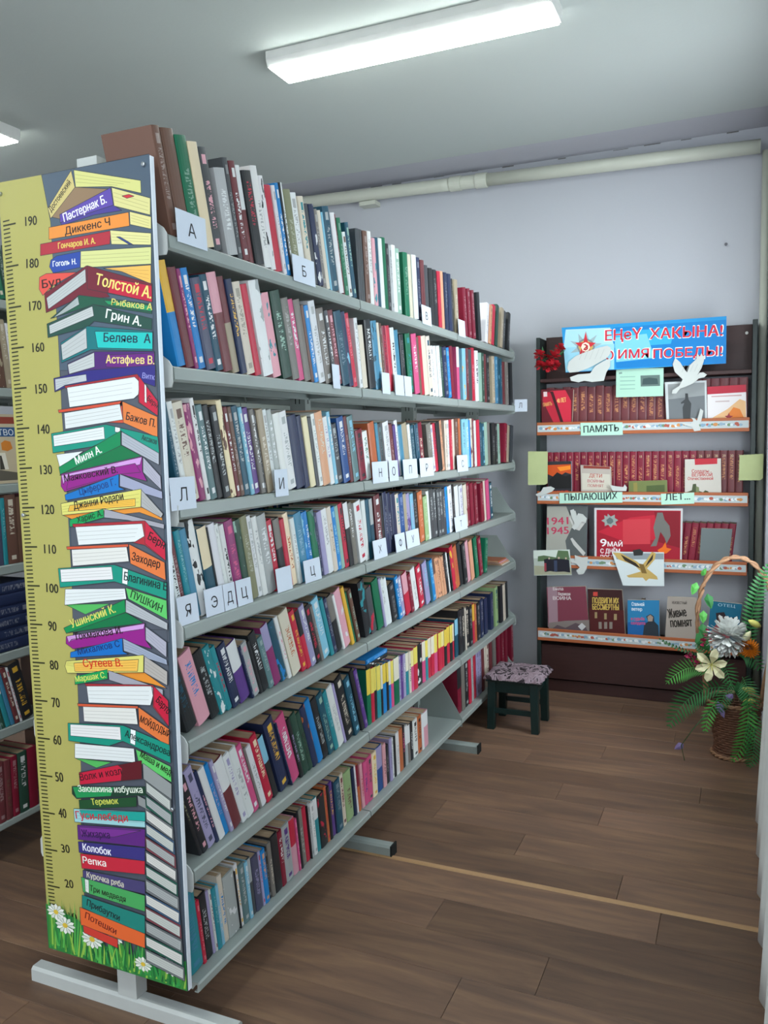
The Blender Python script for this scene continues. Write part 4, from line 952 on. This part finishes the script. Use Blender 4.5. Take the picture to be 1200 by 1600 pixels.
rg=random.Random(5)
grass=[]
gb=hx('2c7a3c'); 
def edge(x): return .027-.005*(x-.023)/.455
grass.append(('p',gb,[(.0235,edge(.02)),(.477,.0225),(.474,.10),(.38,.06),(.30,.075),(.2,.08),(.13,.13),(.022,.15)]))
for i in range(170):
    x=rg.uniform(.03,.465); z0=edge(x)+rg.uniform(.001,.02); hh=rg.uniform(.05,.13)*(1.15 if x<.13 else .75); ln=rg.uniform(-.025,.025); col=hx(rg.choice(['1e6e37','2f9146','57b050','3f8a3a','8cb84a','145a32']))
    x1=min(.47,max(.03,x+ln)); grass.append(('p',col,[(x-.003,z0),(x+.003,z0),((x+x1)/2+.0035,z0+hh*.6),(x1,z0+hh)]))
def daisy(cx,cz,r):
    out=[]
    for i in range(12):
        a=2*PI*i/12; b=a+.2; out.append(('p',hx('e6e8e0' if i%2 else 'cfd6cc'),[(cx+r*.2*cos(a-.2),cz+r*.14*sin(a-.2)),(cx+r*.8*cos(a-.22),cz+r*.55*sin(a-.22)),(cx+r*cos(a),cz+r*.7*sin(a)),(cx+r*.8*cos(a+.22),cz+r*.55*sin(a+.22)),(cx+r*.2*cos(a+.2),cz+r*.14*sin(a+.2))]))
    out.append(('p',hx('d2b43c'),[(cx+r*.26*cos(2*PI*i/10),cz+r*.2*sin(2*PI*i/10)) for i in range(10)])); return out
for d in ((.058,.135,.032),(.088,.105,.034),(.178,.088,.036),(.43,.075,.036),(.255,.11,.026),(.34,.06,.028)): grass+=daisy(*d)
pclip=lambda x,z: min(x,.4615+.0105*(2.001-z)/1.979)
ex=[e_+(1,) for e_ in ex]
q=draw(POSTER,extra=ex,clip=pclip,stroke=hx('2c3036')); 
g2=draw('0000ff 0,0 0,0 0,0',extra=grass,lay0=62,clip=pclip); q2=g2
q.build('printed_design',M_print,po,loc=(0,-.0001,0)); g2.build('printed_meadow',M_print,po,loc=(0,-.0001,0))
for x,z in ((.446,1.983),(.004,1.977),(.0215,1.182),(.45,.479)):
    q=MB(); q.tube([(x,0.001,z),(x,-.0065,z),(x,-.0075,z)],[.005,.005,.003],12); q.build('rivet',M_rivet,po)
# ---------------- memorial display bookcase ----------------
BX0,BX1,BY0=.592,1.742,3.15
M_case=mat('dark_green_black_panel','1d2927',.4,.4); M_brown=mat('brown_board','3b2422',.45,.35,var=.12,stretch=(1,1,8)); M_strip=mat('orange_lacquered_strip','a95f3a',.45)
bc=thing('display_bookcase','dark open bookcase against the back wall, trimmed with orange floral strips','bookcase',(BX0,BY0,FLOOR)); o3=-FLOOR
def rel(q): return q
def part(name,m_,*bx):
    q=MB()
    for a,b in bx: q.box((a[0]-BX0,a[1]-BY0,a[2]-FLOOR),(b[0]-BX0,b[1]-BY0,b[2]-FLOOR))
    o=q.build(name,m_,bc); bevel(o,.002,1); return o
D1=3.322
part('side_panel',M_case,((BX0,BY0,FLOOR),(BX0+.022,D1,1.915))); part('side_panel',M_case,((BX1-.024,BY0,FLOOR),(BX1,D1,1.935)))
part('back_board',M_brown,((BX0+.022,D1-.012,1.665),(BX1-.024,D1,1.93)))
part('shelf',M_brown,((BX0+.022,BY0+.004,1.662),(BX1-.024,D1,1.682)))
ZS=[1.405,1.012,.645,.212]
M_flo=attr_mat('floral_border_print',.5)
for k,z in enumerate(ZS):
    sh=part('shelf',M_brown,((BX0+.022,BY0+.004,z-.022),(BX1-.024,D1,z)))
    q=MB(); q.box((BX0+.004,BY0-.006,z-.043),(BX1-.03,BY0+.003,z+.03)); o=q.build('front_strip',M_strip,bc,loc=(-BX0,-BY0,-FLOOR)); bevel(o,.002,1)
    it=[('p',hx('b9c3c4'),[(BX0+.008,z-.024),(BX1-.034,z-.024),(BX1-.034,z+.014),(BX0+.008,z+.014)])]
    rf=random.Random(20+k); x=BX0+.028
    while x<BX1-.062:
        r=rf.uniform(.006,.012); zz=z-.005+rf.uniform(-.004,.004); col=hx(rf.choice(['d9dcdc','cfd8dc','7f9fb4','b05a4a','c88a50','6f8a6a','8fa6b8','dfe2e0']))
        it.append(('p',col,[(x+r*cos(2*PI*i/7)*rf.uniform(.7,1.2),zz+r*.8*sin(2*PI*i/7)) for i in range(7)])); x+=rf.uniform(.006,.016)
    q=draw('0000ff 0,0 0,0 0,0',extra=it,step=.00004); q.build('floral_border',M_flo,o,loc=(0,BY0-.0062,0))
part('plinth_board',M_brown,((BX0+.022,BY0+.02,-.06),(BX1-.024,BY0+.034,.135))); part('kick_board',M_brown,((BX0+.022,BY0+.04,FLOOR),(BX1-.024,BY0+.05,-.07)))
part('shelf',M_brown,((BX0+.022,BY0+.02,.13),(BX1-.024,D1,.14)))
q=MB(); q.tube([(1.69-BX0,-.0+.172-.012,1.885-FLOOR),(1.69-BX0,.155,1.885-FLOOR)],.008,12); q.build('cam_cover',M_white,bc)
# volumes
def volume(x,wd,h,z,code,lab,grp,y=3.20,lean=0,num=None):
    q,pg=book_geo(wd-.001,h,.115,code,'C' if num is None else 'S'); q.c2=[(HX['S'][0]*.8,HX['S'][1]*.7,HX['S'][2]*.5,.0 if q.c2 else 0) for _ in q.c2]
    o=q.build('volume',M_book); o.matrix_world=Matrix.Translation((x,y,z+.0008+max(0,wd*sin(rad(-lean)))))@Matrix.Rotation(rad(-lean),4,'Y')@Matrix.Rotation(rad(-90),4,'Z')
    p=MB(); p.box(*pg); p.build('page_block',M_pt,o)
    vs,fs=text_mesh(str(num) if num else 'I',.01); mn=min(v[0] for v in vs); mxx=max(v[0] for v in vs)
    t=MB(); 
    if num: t.mesh([(.0006+v[2]*.00001,wd/2+(v[0]-(mn+mxx)/2)*.017,h*.86+v[1]*.02) for v in vs],fs); t.build('spine_number',M_gold,o)
    tag(o,lab,'book',grp)
M_gold=mat('gold_foil','c9b08a',.4,.5,.3)
n=0; x=.640
while x<1.70:
    n+=1; volume(x,.0455,.222+.006*(n%2) if x<1.4 else .24,ZS[0],'M','maroon memorial volume with gold title, %s from the left, upper display shelf'%ordn(n),'maroon volumes on the upper display shelf'); x+=.0462
n=0; x=.640
while x<1.68:
    n+=1; volume(x,.0375,.25,ZS[1],'R' if x<1.44 else 'M','dark red numbered volume, %s from the left, second display shelf'%ordn(n),'dark red volumes on the second display shelf',num=4+n); x+=.0388
n=0; x=1.30
while x<1.62:
    n+=1; volume(x,.036,.225,ZS[2],'R','dark red volume leaning, %s from the left at the right of the third display shelf'%ordn(n),'dark red volumes on the third display shelf',lean=-6); x+=.0375
volume(.80,.03,.225,ZS[2],'M','maroon volume between the years poster and the victory poster','dark red volumes on the third display shelf'); volume(.834,.03,.225,ZS[2],'R','dark red volume just left of the victory poster','dark red volumes on the third display shelf')
volume(1.165,.02,.21,ZS[3],'N','thin brown book standing between the blue and the cream book','books on the lowest display shelf'); volume(1.188,.018,.20,ZS[3],'z','thin tan book standing between the blue and the cream book','books on the lowest display shelf')
# flat things on the bookcase
def flat(name,key,y,th,label,cat,lift=None,part_name='printed_face',edge=None,group=None):
    src=DISP[key]; q=draw(src,step=.00005); f=q.f[0]; out=[q.v[i] for i in f]
    xs=[p[0] for p in out]; zs=[p[2] for p in out]; cx=(min(xs)+max(xs))/2; z0=min(zs)
    dz=0 if lift is None else lift-z0
    b=MB(); b.prism([(p[0]-cx,p[2]-z0) for p in out],0,th,ax=1)
    o=b.build(name,edge or M_card,loc=(cx,y,z0+dz)); q.v=[(a-cx,b_,c-z0) for a,b_,c in q.v]; q.build(part_name,M_paper,o,loc=(0,-.0002,0))
    return tag(o,label,cat,group)
M_pbook=mat('page_edge','c9bfae',.7)
flat('banner_sign','sign',3.13,.004,'blue and white victory banner with red lettering atop the display bookcase','sign')
flat('info_card','mint_card',3.146,.002,'mint green text card hanging under the blue banner','card')
flat('picture','monument_picture',3.165,.006,'grey monument picture standing on the upper display shelf','picture',ZS[0]+.001)
flat('certificate','certificate',3.17,.004,'white and red certificate with a flame drawing on the upper display shelf','certificate',ZS[0]+.001)
flat('face_out_book','twin_red',3.17,.02,'red two-part book standing face out on the upper display shelf','book',ZS[0]+.001,edge=M_pbook)
flat('wall_calendar','calendar',3.168,.012,'small spiral calendar with burning sky, second display shelf','calendar',ZS[1]+.001)
flat('face_out_book','white_book',3.168,.015,'pale book about wartime children on the second display shelf','book',ZS[1]+.001,edge=M_pbook)
flat('face_out_book','green_card',3.165,.012,'low olive green book in the middle of the second display shelf','book',ZS[1]+.001,edge=M_pbook)
flat('face_out_book','veterans_book',3.168,.022,'white book with red head and soldiers, second display shelf','book',ZS[1]+.001,edge=M_pbook)
flat('poster','poster_years',3.168,.003,'grey poster reading 1941 1945 on the third display shelf','poster',ZS[2]+.001)
flat('poster','victory_poster',3.160,.003,'red victory day poster on the third display shelf','poster',ZS[2]+.001)
flat('face_out_book','grey_book',3.168,.02,'plain grey book standing face out on the third display shelf','book',ZS[2]+.001,edge=M_pbook)
flat('photograph','group_photo',3.132,.002,'small photograph of a group outdoors clipped to the left of the third shelf','photo')
flat('picture','medal_picture',3.128,.002,'cut-out eagle medal picture hanging over the third orange strip','picture')
flat('face_out_book','panorama_book',3.168,.02,'mauve battle panorama book, leftmost on the lowest display shelf','book',ZS[3]+.001,edge=M_pbook)
flat('face_out_book','medals_book',3.168,.022,'dark brown book with gold title and medals, lowest display shelf','book',ZS[3]+.001,edge=M_pbook)
flat('face_out_book','blue_book',3.168,.018,'blue book with a soldier portrait on the lowest display shelf','book',ZS[3]+.001,edge=M_pbook)
flat('face_out_book','cream_book',3.168,.018,'beige book with handwritten black title, lowest display shelf','book',ZS[3]+.001,edge=M_pbook)
flat('face_out_book','portrait_book',3.168,.018,'teal and pink portrait book behind the flower basket handle','book',ZS[3]+.001,edge=M_pbook)
for key,lab in (('card_memory','mint title card reading ПАМЯТЬ on the upper orange strip'),('card_flaming','wider mint title card, reading ПЫЛАЮЩИХ, left on the second orange strip'),('card_years','shorter mint title card, reading ЛЕТ, right on the second orange strip')): flat('title_card',key,3.139,.001,lab,'card',group='mint title cards')
M_note=mat('pale_green_note','b4be8a',.6)
for key,lab in (('note_left','pale green note stuck to the left side of the bookcase'),('note_right','pale green note stuck to the right side of the bookcase')):
    q=draw(DISP[key]); o=MB(); f=[q.v[i] for i in q.f[0]]; o.prism([(p[0],p[2]) for p in f],3.138,3.1395,ax=1); o=o.build('sticky_note',M_note); tag(o,lab,'note','pale green notes')
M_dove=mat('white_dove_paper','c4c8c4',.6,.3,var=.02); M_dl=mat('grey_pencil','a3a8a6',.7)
for key,lab,y,th in (('dove_low_wing','white paper dove flying low under the left half of the banner',3.118,.003),('glare_wing','white wing shape standing in for glare over the star of the banner',3.122,.003),('dove_large','largest white paper dove with raised wings, right of the mint card',3.120,.003),('dove_small_upper','small white paper dove on the right of the upper orange strip',3.137,.002),('dove_on_second','small white paper dove sitting on the second orange strip',3.137,.002),('dove_left_second','small white paper dove at the left end of the second strip',3.137,.002),('dove_third','small white paper dove on the third orange strip beside the group photo',3.137,.002),('dove_drawn','white paper dove pinned on the grey years poster',3.161,.002)):
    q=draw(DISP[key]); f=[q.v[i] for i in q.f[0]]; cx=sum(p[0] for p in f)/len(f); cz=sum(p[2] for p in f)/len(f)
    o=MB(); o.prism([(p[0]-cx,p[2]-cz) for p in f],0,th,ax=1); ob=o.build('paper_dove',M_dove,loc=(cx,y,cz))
    if 'wing' in lab or 'raised' in lab:
        w_=max(p[0] for p in f)-min(p[0] for p in f); o=MB()
        for i in range(5):
            a=-.25+.12*i; o.poly([(w_*a,-.0004,.0),(w_*a+.0015,-.0004,0),(w_*(a+.1),-.0004,w_*.22),(w_*(a+.1)-.0015,-.0004,w_*.22)])
        o.build('feather_lines',M_dl,ob)
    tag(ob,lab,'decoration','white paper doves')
# carnations
cb=thing('carnation_bouquet','bunch of red artificial carnations at the top left of the display','flowers',(.63,3.10,1.72))
M_red=mat('red_petals','b3202c',.6,var=.15,scale=60); M_leaf=mat('dark_green_leaf','2f5a35',.5,var=.15,scale=30); M_leaf2=mat('grey_green_sprig','5d7560',.55)
def petals(cx,cy,cz,r,seed,n=26,m_=None,name='flower_head',par=None,rel0=(0,0,0)):
    rr=random.Random(seed); q=MB()
    for i in range(n):
        th=rr.uniform(0,2*PI); ph_=math.acos(rr.uniform(-.9,1)); d=Vector((sin(ph_)*cos(th),-abs(cos(ph_))*.9-.1,sin(ph_)*sin(th))).normalized()
        a=d.cross(Vector((.2,.3,.9))).normalized(); b=d.cross(a); c0=Vector((cx,cy,cz))+d*r*.25
        t=c0+d*r*rr.uniform(.65 if n<100 else .4,.95); s=r*rr.uniform(.28,.42)*(26/max(n,26))**.45; k=rr.uniform(-.3,.3)
        q.poly([c0-a*s*.3,c0+a*s*.3,t+a*s+b*s*k,t+d*r*.12+b*s*.2,t-a*s-b*s*k])
    return q.build(name,m_,par)
for i,(dx,dz,r) in enumerate(((-.005,.09,.032),(.075,.075,.034),(.045,.025,.032),(.11,.12,.028),(.0,.03,.03),(.085,.03,.028))): petals(dx,-.012,dz,r,i,m_=M_red,par=cb)
rr=random.Random(4)
for i in range(14):
    q=MB(); x=rr.uniform(-.02,.1); z=rr.uniform(.0,.12); a=rr.uniform(0,2*PI); L=rr.uniform(.04,.07); dx,dz=cos(a)*L,abs(sin(a))*L
    q.poly([(x,.0,z),(x+dx*.5-dz*.12,-.006,z+dz*.5+dx*.12),(x+dx,.0,z+dz),(x+dx*.5+dz*.12,-.004,z+dz*.5-dx*.12)]); q.build('leaf',M_leaf if i%2 else M_leaf2,cb)
# ---------------- stool ----------------
M_green=mat('dark_green_stool_paint','0c2624',.4,.45)
def cushion_mat():
    m,n,l,b=base('patterned_cushion',.85,.15); tc=n.new('ShaderNodeTexCoord'); v=n.new('ShaderNodeTexNoise'); v.inputs['Scale'].default_value=16; v.inputs['Detail'].default_value=3; v.inputs['Distortion'].default_value=2.5
    l.new(tc.outputs['Object'],v.inputs[0]); cr=n.new('ShaderNodeValToRGB'); e=cr.color_ramp.elements; e[0].position=.44; e[0].color=hx('2e272b'); e[1].position=.5; e[1].color=hx('9a8a92'); q=cr.color_ramp.elements.new(.62); q.color=hx('7c6a72')
    l.new(v.outputs['Fac'],cr.inputs[0]); l.new(cr.outputs[0],b.inputs['Base Color']); return m
st=thing('stool','low dark green wooden stool with a patterned cushion, beside the shelving end','stool',(.632,2.56,FLOOR))
A_=.115; H_=.25
for sx,sy in ((-1,-1),(1,-1),(1,1),(-1,1)):
    q=MB(); q.mesh([(sx*A_+a*.019*(.8 if 0 else 1),sy*.11+b_*.019,0) for a,b_ in ((-1,-1),(1,-1),(1,1),(-1,1))]+[(sx*(A_-.006)+a*.021,sy*.104+b_*.021,H_) for a,b_ in ((-1,-1),(1,-1),(1,1),(-1,1))],[(0,3,2,1),(4,5,6,7),(0,1,5,4),(1,2,6,5),(2,3,7,6),(3,0,4,7)]); bevel(q.build('leg',M_green,st),.003)
for s in (-1,1):
    q=MB(); q.box((-A_+.02,s*.106-.008,H_-.055),(A_-.02,s*.106+.008,H_-.002)); bevel(q.build('apron',M_green,st),.002,1)
    q=MB(); q.box((s*.108-.008,-.085,H_-.055),(s*.108+.008,.085,H_-.002)); bevel(q.build('apron',M_green,st),.002,1)
    q=MB(); q.box((-A_+.015,s*.108-.007,.085),(A_-.015,s*.108+.007,.11)); q.build('stretcher',M_green,st)
q=MB(); q.box((-.14,-.13,H_),(.14,.13,H_+.014)); bevel(q.build('seat',M_green,st),.004)
me=bpy.data.meshes.new('cushion'); bm=bmesh.new(); bmesh.ops.create_grid(bm,x_segments=18,y_segments=18,size=1)
rr=random.Random(2)
for v in bm.verts:
    x,y=v.co.x,v.co.y; e=max(abs(x),abs(y)); v.co=Vector((x*.15,y*.14,.026+.012*(1-e**4)+.004*sin(7*x+2)*cos(6*y)-(.02 if e>.98 else 0)))
    if e>.98: v.co.x*=1.0+.02*sin(40*y); v.co.y*=1.0+.02*sin(37*x)
r=bmesh.ops.extrude_face_region(bm,geom=bm.faces[:]); 
for g in r['geom']:
    if isinstance(g,bmesh.types.BMVert): g.co.z=.004; 
bmesh.ops.recalc_face_normals(bm,faces=bm.faces); bm.to_mesh(me); bm.free(); me.materials.append(cushion_mat()); me.polygons.foreach_set('use_smooth',[True]*len(me.polygons))
co=bpy.data.objects.new('cushion',me); COL.objects.link(co); co.location=(.632,2.56,FLOOR+H_+.0105); tag(co,'flat brown and pink patterned cushion lying on the green stool','cushion')
# ---------------- flower basket ----------------
BC=Vector((1.667,2.5,FLOOR)); bk=thing('flower_basket','wicker handle basket of artificial ferns, lilies and a white hydrangea on the floor','flower basket',tuple(BC))
M_wick=mat('brown_wicker','6e4c3a',.6,.3,var=.2,scale=40); M_wick2=mat('pale_wicker','9a7558',.55,.3,var=.15,scale=40)
def prof(z): return .078+.045*max(0,(z-.05)/.21)**1.2 if z>.05 else .078+.012*(1-z/.05)
q=MB()
for k in range(22):
    z=.008+k*.0118; R0=prof(z); pth=[]
    for i in range(64+1):
        a=2*PI*i/64; pth.append((cos(a)*(R0+.0035*sin(16*a+PI*(k%2))),sin(a)*(R0+.0035*sin(16*a+PI*(k%2))),z))
    q.tube(pth,.0055,5,cap=False)
q.build('basket_weave',M_wick,bk,True)
q=MB()
for i in range(32):
    a=2*PI*i/32; q.tube([(cos(a)*prof(z),sin(a)*prof(z),z) for z in (.004,.05,.12,.19,.26)],.0035,5)
q.build('basket_stakes',M_wick,bk,True)
for nm_,z,R0 in (('basket_rim',.262,prof(.26)),('basket_foot_ring',.01,.093)):
  q=MB()
  for s in (0,PI): q.tube([(cos(2*PI*i/72)*(R0+.005*cos(12*2*PI*i/72+s)),sin(2*PI*i/72)*(R0+.005*cos(12*2*PI*i/72+s)),z+.005*sin(12*2*PI*i/72+s)) for i in range(73)],.0055,6,cap=False)
  q.build(nm_,M_wick2,bk,True)
hp=[]
for i in range(61):
    t=i/60; a=PI*(1-t); hp.append(Vector((.165*cos(a)*(1 if 1 else 0)+.0,0,.62+.31*sin(a)**.9 if 0<t<1 else .62)))
L0=[Vector((-.115-.05*k/8,0,.25+.37*k/8)) for k in range(9)]; hp=L0[:-1]+hp+[Vector((-v.x,v.y,v.z)) for v in reversed(L0[:-1])]
q=MB()
for s in (0,PI): q.tube([(p.x+.006*cos(i*.55+s),p.y+.006*sin(i*.55+s),p.z+.004*sin(i*.55+s)) for i,p in enumerate(hp)],.0075,7)
q.build('handle',M_wick2,bk,True)
M_fern=mat('green_fern','2f6e3a',.5,.3,var=.2,scale=12); M_fern2=mat('bright_fern','4f9a45',.5,.3,var=.15,scale=12)
def W(x,z,y=2.5): return Vector((x,y,z))-BC
def frond(p0,p1,bow,wd,n,m_,name='fern_frond',side=Vector((0,0,1))):
    q=MB(); P=[]
    for i in range(n+1):
        t=i/n; P.append(p0.lerp(p1,t)+bow*4*t*(1-t))
    q.tube(P,[.0022*(1-.7*i/n) for i in range(n+1)],5)
    for i in range(1,n):
        t=i/n; tg=(P[i+1]-P[i-1]).normalized(); sd=tg.cross(Vector((0,1,0))).normalized()
        L=wd*(sin(PI*min(1,t*.9+.12))**.6); w=(p1-p0).length/n*.62
        for s in (-1,1):
            d=(sd*s+tg*.45+Vector((0,-.15,-.12))).normalized(); b=P[i]; q.poly([b-tg*w*.3,b+d*L*.55-tg*w*.55+Vector((0,-.003,0)),b+d*L,b+d*L*.55+tg*w*.5,b+tg*w*.3])
    return q.build(name,m_,bk)
V3=Vector
frond(W(1.56,.26,2.44),W(1.375,.20,2.38),V3((0,0,.045)),.062,17,M_fern2)
frond(W(1.62,.20,2.42),W(1.39,.0,2.34),V3((-.02,0,.05)),.075,20,M_fern)
frond(W(1.60,.15,2.40),W(1.55,-.0,2.34),V3((-.01,-.01,.01)),.04,10,M_fern2)
frond(W(1.62,.26,2.46),W(1.50,.38,2.42),V3((0,0,.02)),.045,12,M_fern)
frond(W(1.66,.24,2.40),W(1.60,.10,2.32),V3((0,-.03,.02)),.05,14,M_fern)
frond(W(1.70,.26,2.40),W(1.75,.12,2.30),V3((0,-.03,.03)),.06,14,M_fern)
frond(W(1.72,.18,2.36),W(1.66,-.12,2.34),V3((.03,-.02,0)),.055,18,M_fern2)
frond(W(1.74,.12,2.36),W(1.73,-.12,2.30),V3((.02,-.02,0)),.06,18,M_fern)
frond(W(1.73,.40,2.48),W(1.80,.78,2.46),V3((-.02,0,0)),.05,22,M_fern)
frond(W(1.60,.30,2.46),W(1.66,.22,2.33),V3((0,-.02,.04)),.06,12,M_fern)
frond(W(1.66,.36,2.46),W(1.78,.30,2.38),V3((0,-.02,.04)),.06,12,M_fern)
frond(W(1.53,.33,2.46),W(1.33,.41,2.42),V3((0,0,-.012)),.014,14,M_leaf,'leafy_sprig')
def leaf(p,d,wd,m_,name='leaf',n=(0,-1,0)):
    q=MB(); s=d.cross(V3(n)).normalized()*wd; N_=V3(n)*.15*d.length
    q.poly([p,p+d*.3+s-N_*0,p+d*.7+s*.7,p+d,p+d*.5+N_*.5]); q.poly([p,p+d*.5+N_*.5,p+d,p+d*.7-s*.7,p+d*.3-s]); return q.build(name,m_,bk)
for x,z,dx,dz,w_ in ((1.50,.67,-.02,-.06,.018),(1.545,.62,.02,-.07,.02),(1.53,.54,.0,-.06,.018),(1.525,.48,.01,-.07,.02),(1.50,.43,.06,-.08,.03),(1.55,.44,-.05,-.06,.028),(1.68,.22,.04,-.1,.03),(1.52,.70,.02,.04,.012)): leaf(W(x,z,2.47),V3((dx,-.01,dz)),w_,M_fern if w_>.019 else M_fern2,'ivy_leaf')
M_hyd=mat('white_hydrangea_petals','d9dcd8',.6,.25,var=.05,scale=30); M_lily=mat('cream_lily_petals','d3cfa6',.5,.3,var=.06); M_yl=mat('yellow_green_lily_bud','c7c268',.5); M_or=mat('orange_gerbera','d07a1e',.55,var=.12,scale=50); M_pk=mat('pink_buds','b8305e',.55,var=.15,scale=50); M_li=mat('lilac_leaves','7d6f9c',.55)
petals(*(W(1.635,.442,2.40)),.082,7,260,M_hyd,'hydrangea',bk,)
def star(c,r,n,wd,m_,name,tilt=-.5,seed=1,droop=.0):
    q=MB(); rr=random.Random(seed)
    for i in range(n):
        a=2*PI*i/n+.3; d=V3((cos(a),tilt,sin(a))).normalized(); s=V3((-sin(a),0,cos(a)))*wd; L=r*rr.uniform(.85,1.1)
        p1=c+d*L*.5+V3((0,-.012,0)); p2=c+d*L+V3((0,.012,-droop)); q.poly([c,p1+s*.9,p1*.4+p2*.6+s*.8,p2,p1+V3((0,.008,0))]); q.poly([c,p1+V3((0,.008,0)),p2,p1*.4+p2*.6-s*.8,p1-s*.9])
    return q.build(name,m_,bk)
star(W(1.572,.32,2.35),.088,6,.02,M_lily,'lily'); 
q=MB(); c=W(1.572,.32,2.35); 
for i in range(5): a=i*1.25; q.tube([c,c+V3((.018*cos(a),-.04,.018*sin(a)))],.0015,5)
q.build('lily_stamens',M_yl,bk)
star(W(1.727,.40,2.38),.05,22,.005,M_or,'gerbera',-.3,3); petals(*(W(1.727,.405,2.375)),.016,9,16,M_wick,'gerbera_centre',bk)
for i,(x,z,dx,dz) in enumerate(((1.77,.50,-.05,.03),(1.755,.205,-.055,.015),(1.755,.165,-.05,-.005),(1.70,.43,.03,.05),(1.535,.325,-.02,.02))):
    q=MB(); c=W(x,z,2.38); d=V3((dx,-.02,dz)); q.tube([c,c+d*.3,c+d*.7,c+d],[.006,.015,.013,.003],8); q.build('lily_bud',M_yl if i!=3 else M_lily,bk,True)
for i,(x,z) in enumerate(((1.549,.446),(1.533,.403),(1.469,.342),(1.512,.3),(1.50,.32))): petals(*(W(x,z,2.42)),.019,30+i,14,M_pk,'pink_bud',bk)
for x,z,dx,dz in ((1.60,.16,.03,-.075),(1.635,.17,.03,.03),(1.46,-.055,-.04,-.03)): leaf(W(x,z,2.33),V3((dx,-.005,dz)),.016,M_li,'lilac_leaf')
q=MB(); q.tube([W(1.58,.12,2.36),W(1.50,.02,2.33),W(1.45,-.06,2.32),W(1.465,-.13,2.32)],.0022,5); q.build('drooping_stem',M_leaf,bk,True)
# ---------------- curtain ----------------
m,n,l,b=base('white_curtain_cloth',.8,.15); b.inputs['Base Color'].default_value=hx('f0f2ee'); tr=n.new('ShaderNodeBsdfTranslucent'); tr.inputs[0].default_value=(.75,.82,.85,1)
ms=n.new('ShaderNodeMixShader'); ms.inputs[0].default_value=.3; l.new(b.outputs[0],ms.inputs[1]); l.new(tr.outputs[0],ms.inputs[2]); l.new(ms.outputs[0],n['Material Output'].inputs['Surface'])
tc=n.new('ShaderNodeTexCoord'); wv=n.new('ShaderNodeTexNoise'); wv.inputs['Scale'].default_value=300; l.new(tc.outputs['Object'],wv.inputs[0]); bp=n.new('ShaderNodeBump'); bp.inputs['Strength'].default_value=.1; l.new(wv.outputs['Fac'],bp.inputs['Height']); l.new(bp.outputs[0],b.inputs['Normal']); M_cur=m
NS,NZ=160,24; vs=[]; fs=[]
for j in range(NZ+1):
    t=j/NZ; z=-.065+t*2.95
    for i in range(NS+1):
        s=i/NS; y=1.66-1.66*s; w_=2*PI*(1.66-y)/.262
        a=.026*(1-.35*t); x=1.779+.0*s+.05*min(1,t*2.4)-a*cos(w_-.9)*(1 if s>0 else 1)
        vs.append((x-1.8,y+.02*sin(w_*1)*(1-t*.3)-.8,z+(.004*sin(w_) if j==0 else 0)))
for j in range(NZ):
    for i in range(NS): k=j*(NS+1)+i; fs.append((k,k+1,k+NS+2,k+NS+1))
ct=thing('curtain','long white gathered curtain hanging at the right edge of the picture','curtain',(1.8,.8,0))
q=MB(); q.mesh(vs,fs); o=q.build('cloth',M_cur,ct,True); sd=o.modifiers.new('s','SOLIDIFY'); sd.thickness=.0015
q=MB(); q.box((.0,-.85,2.88),(.05,.9,2.94)); q.build('curtain_rail',M_white,ct)
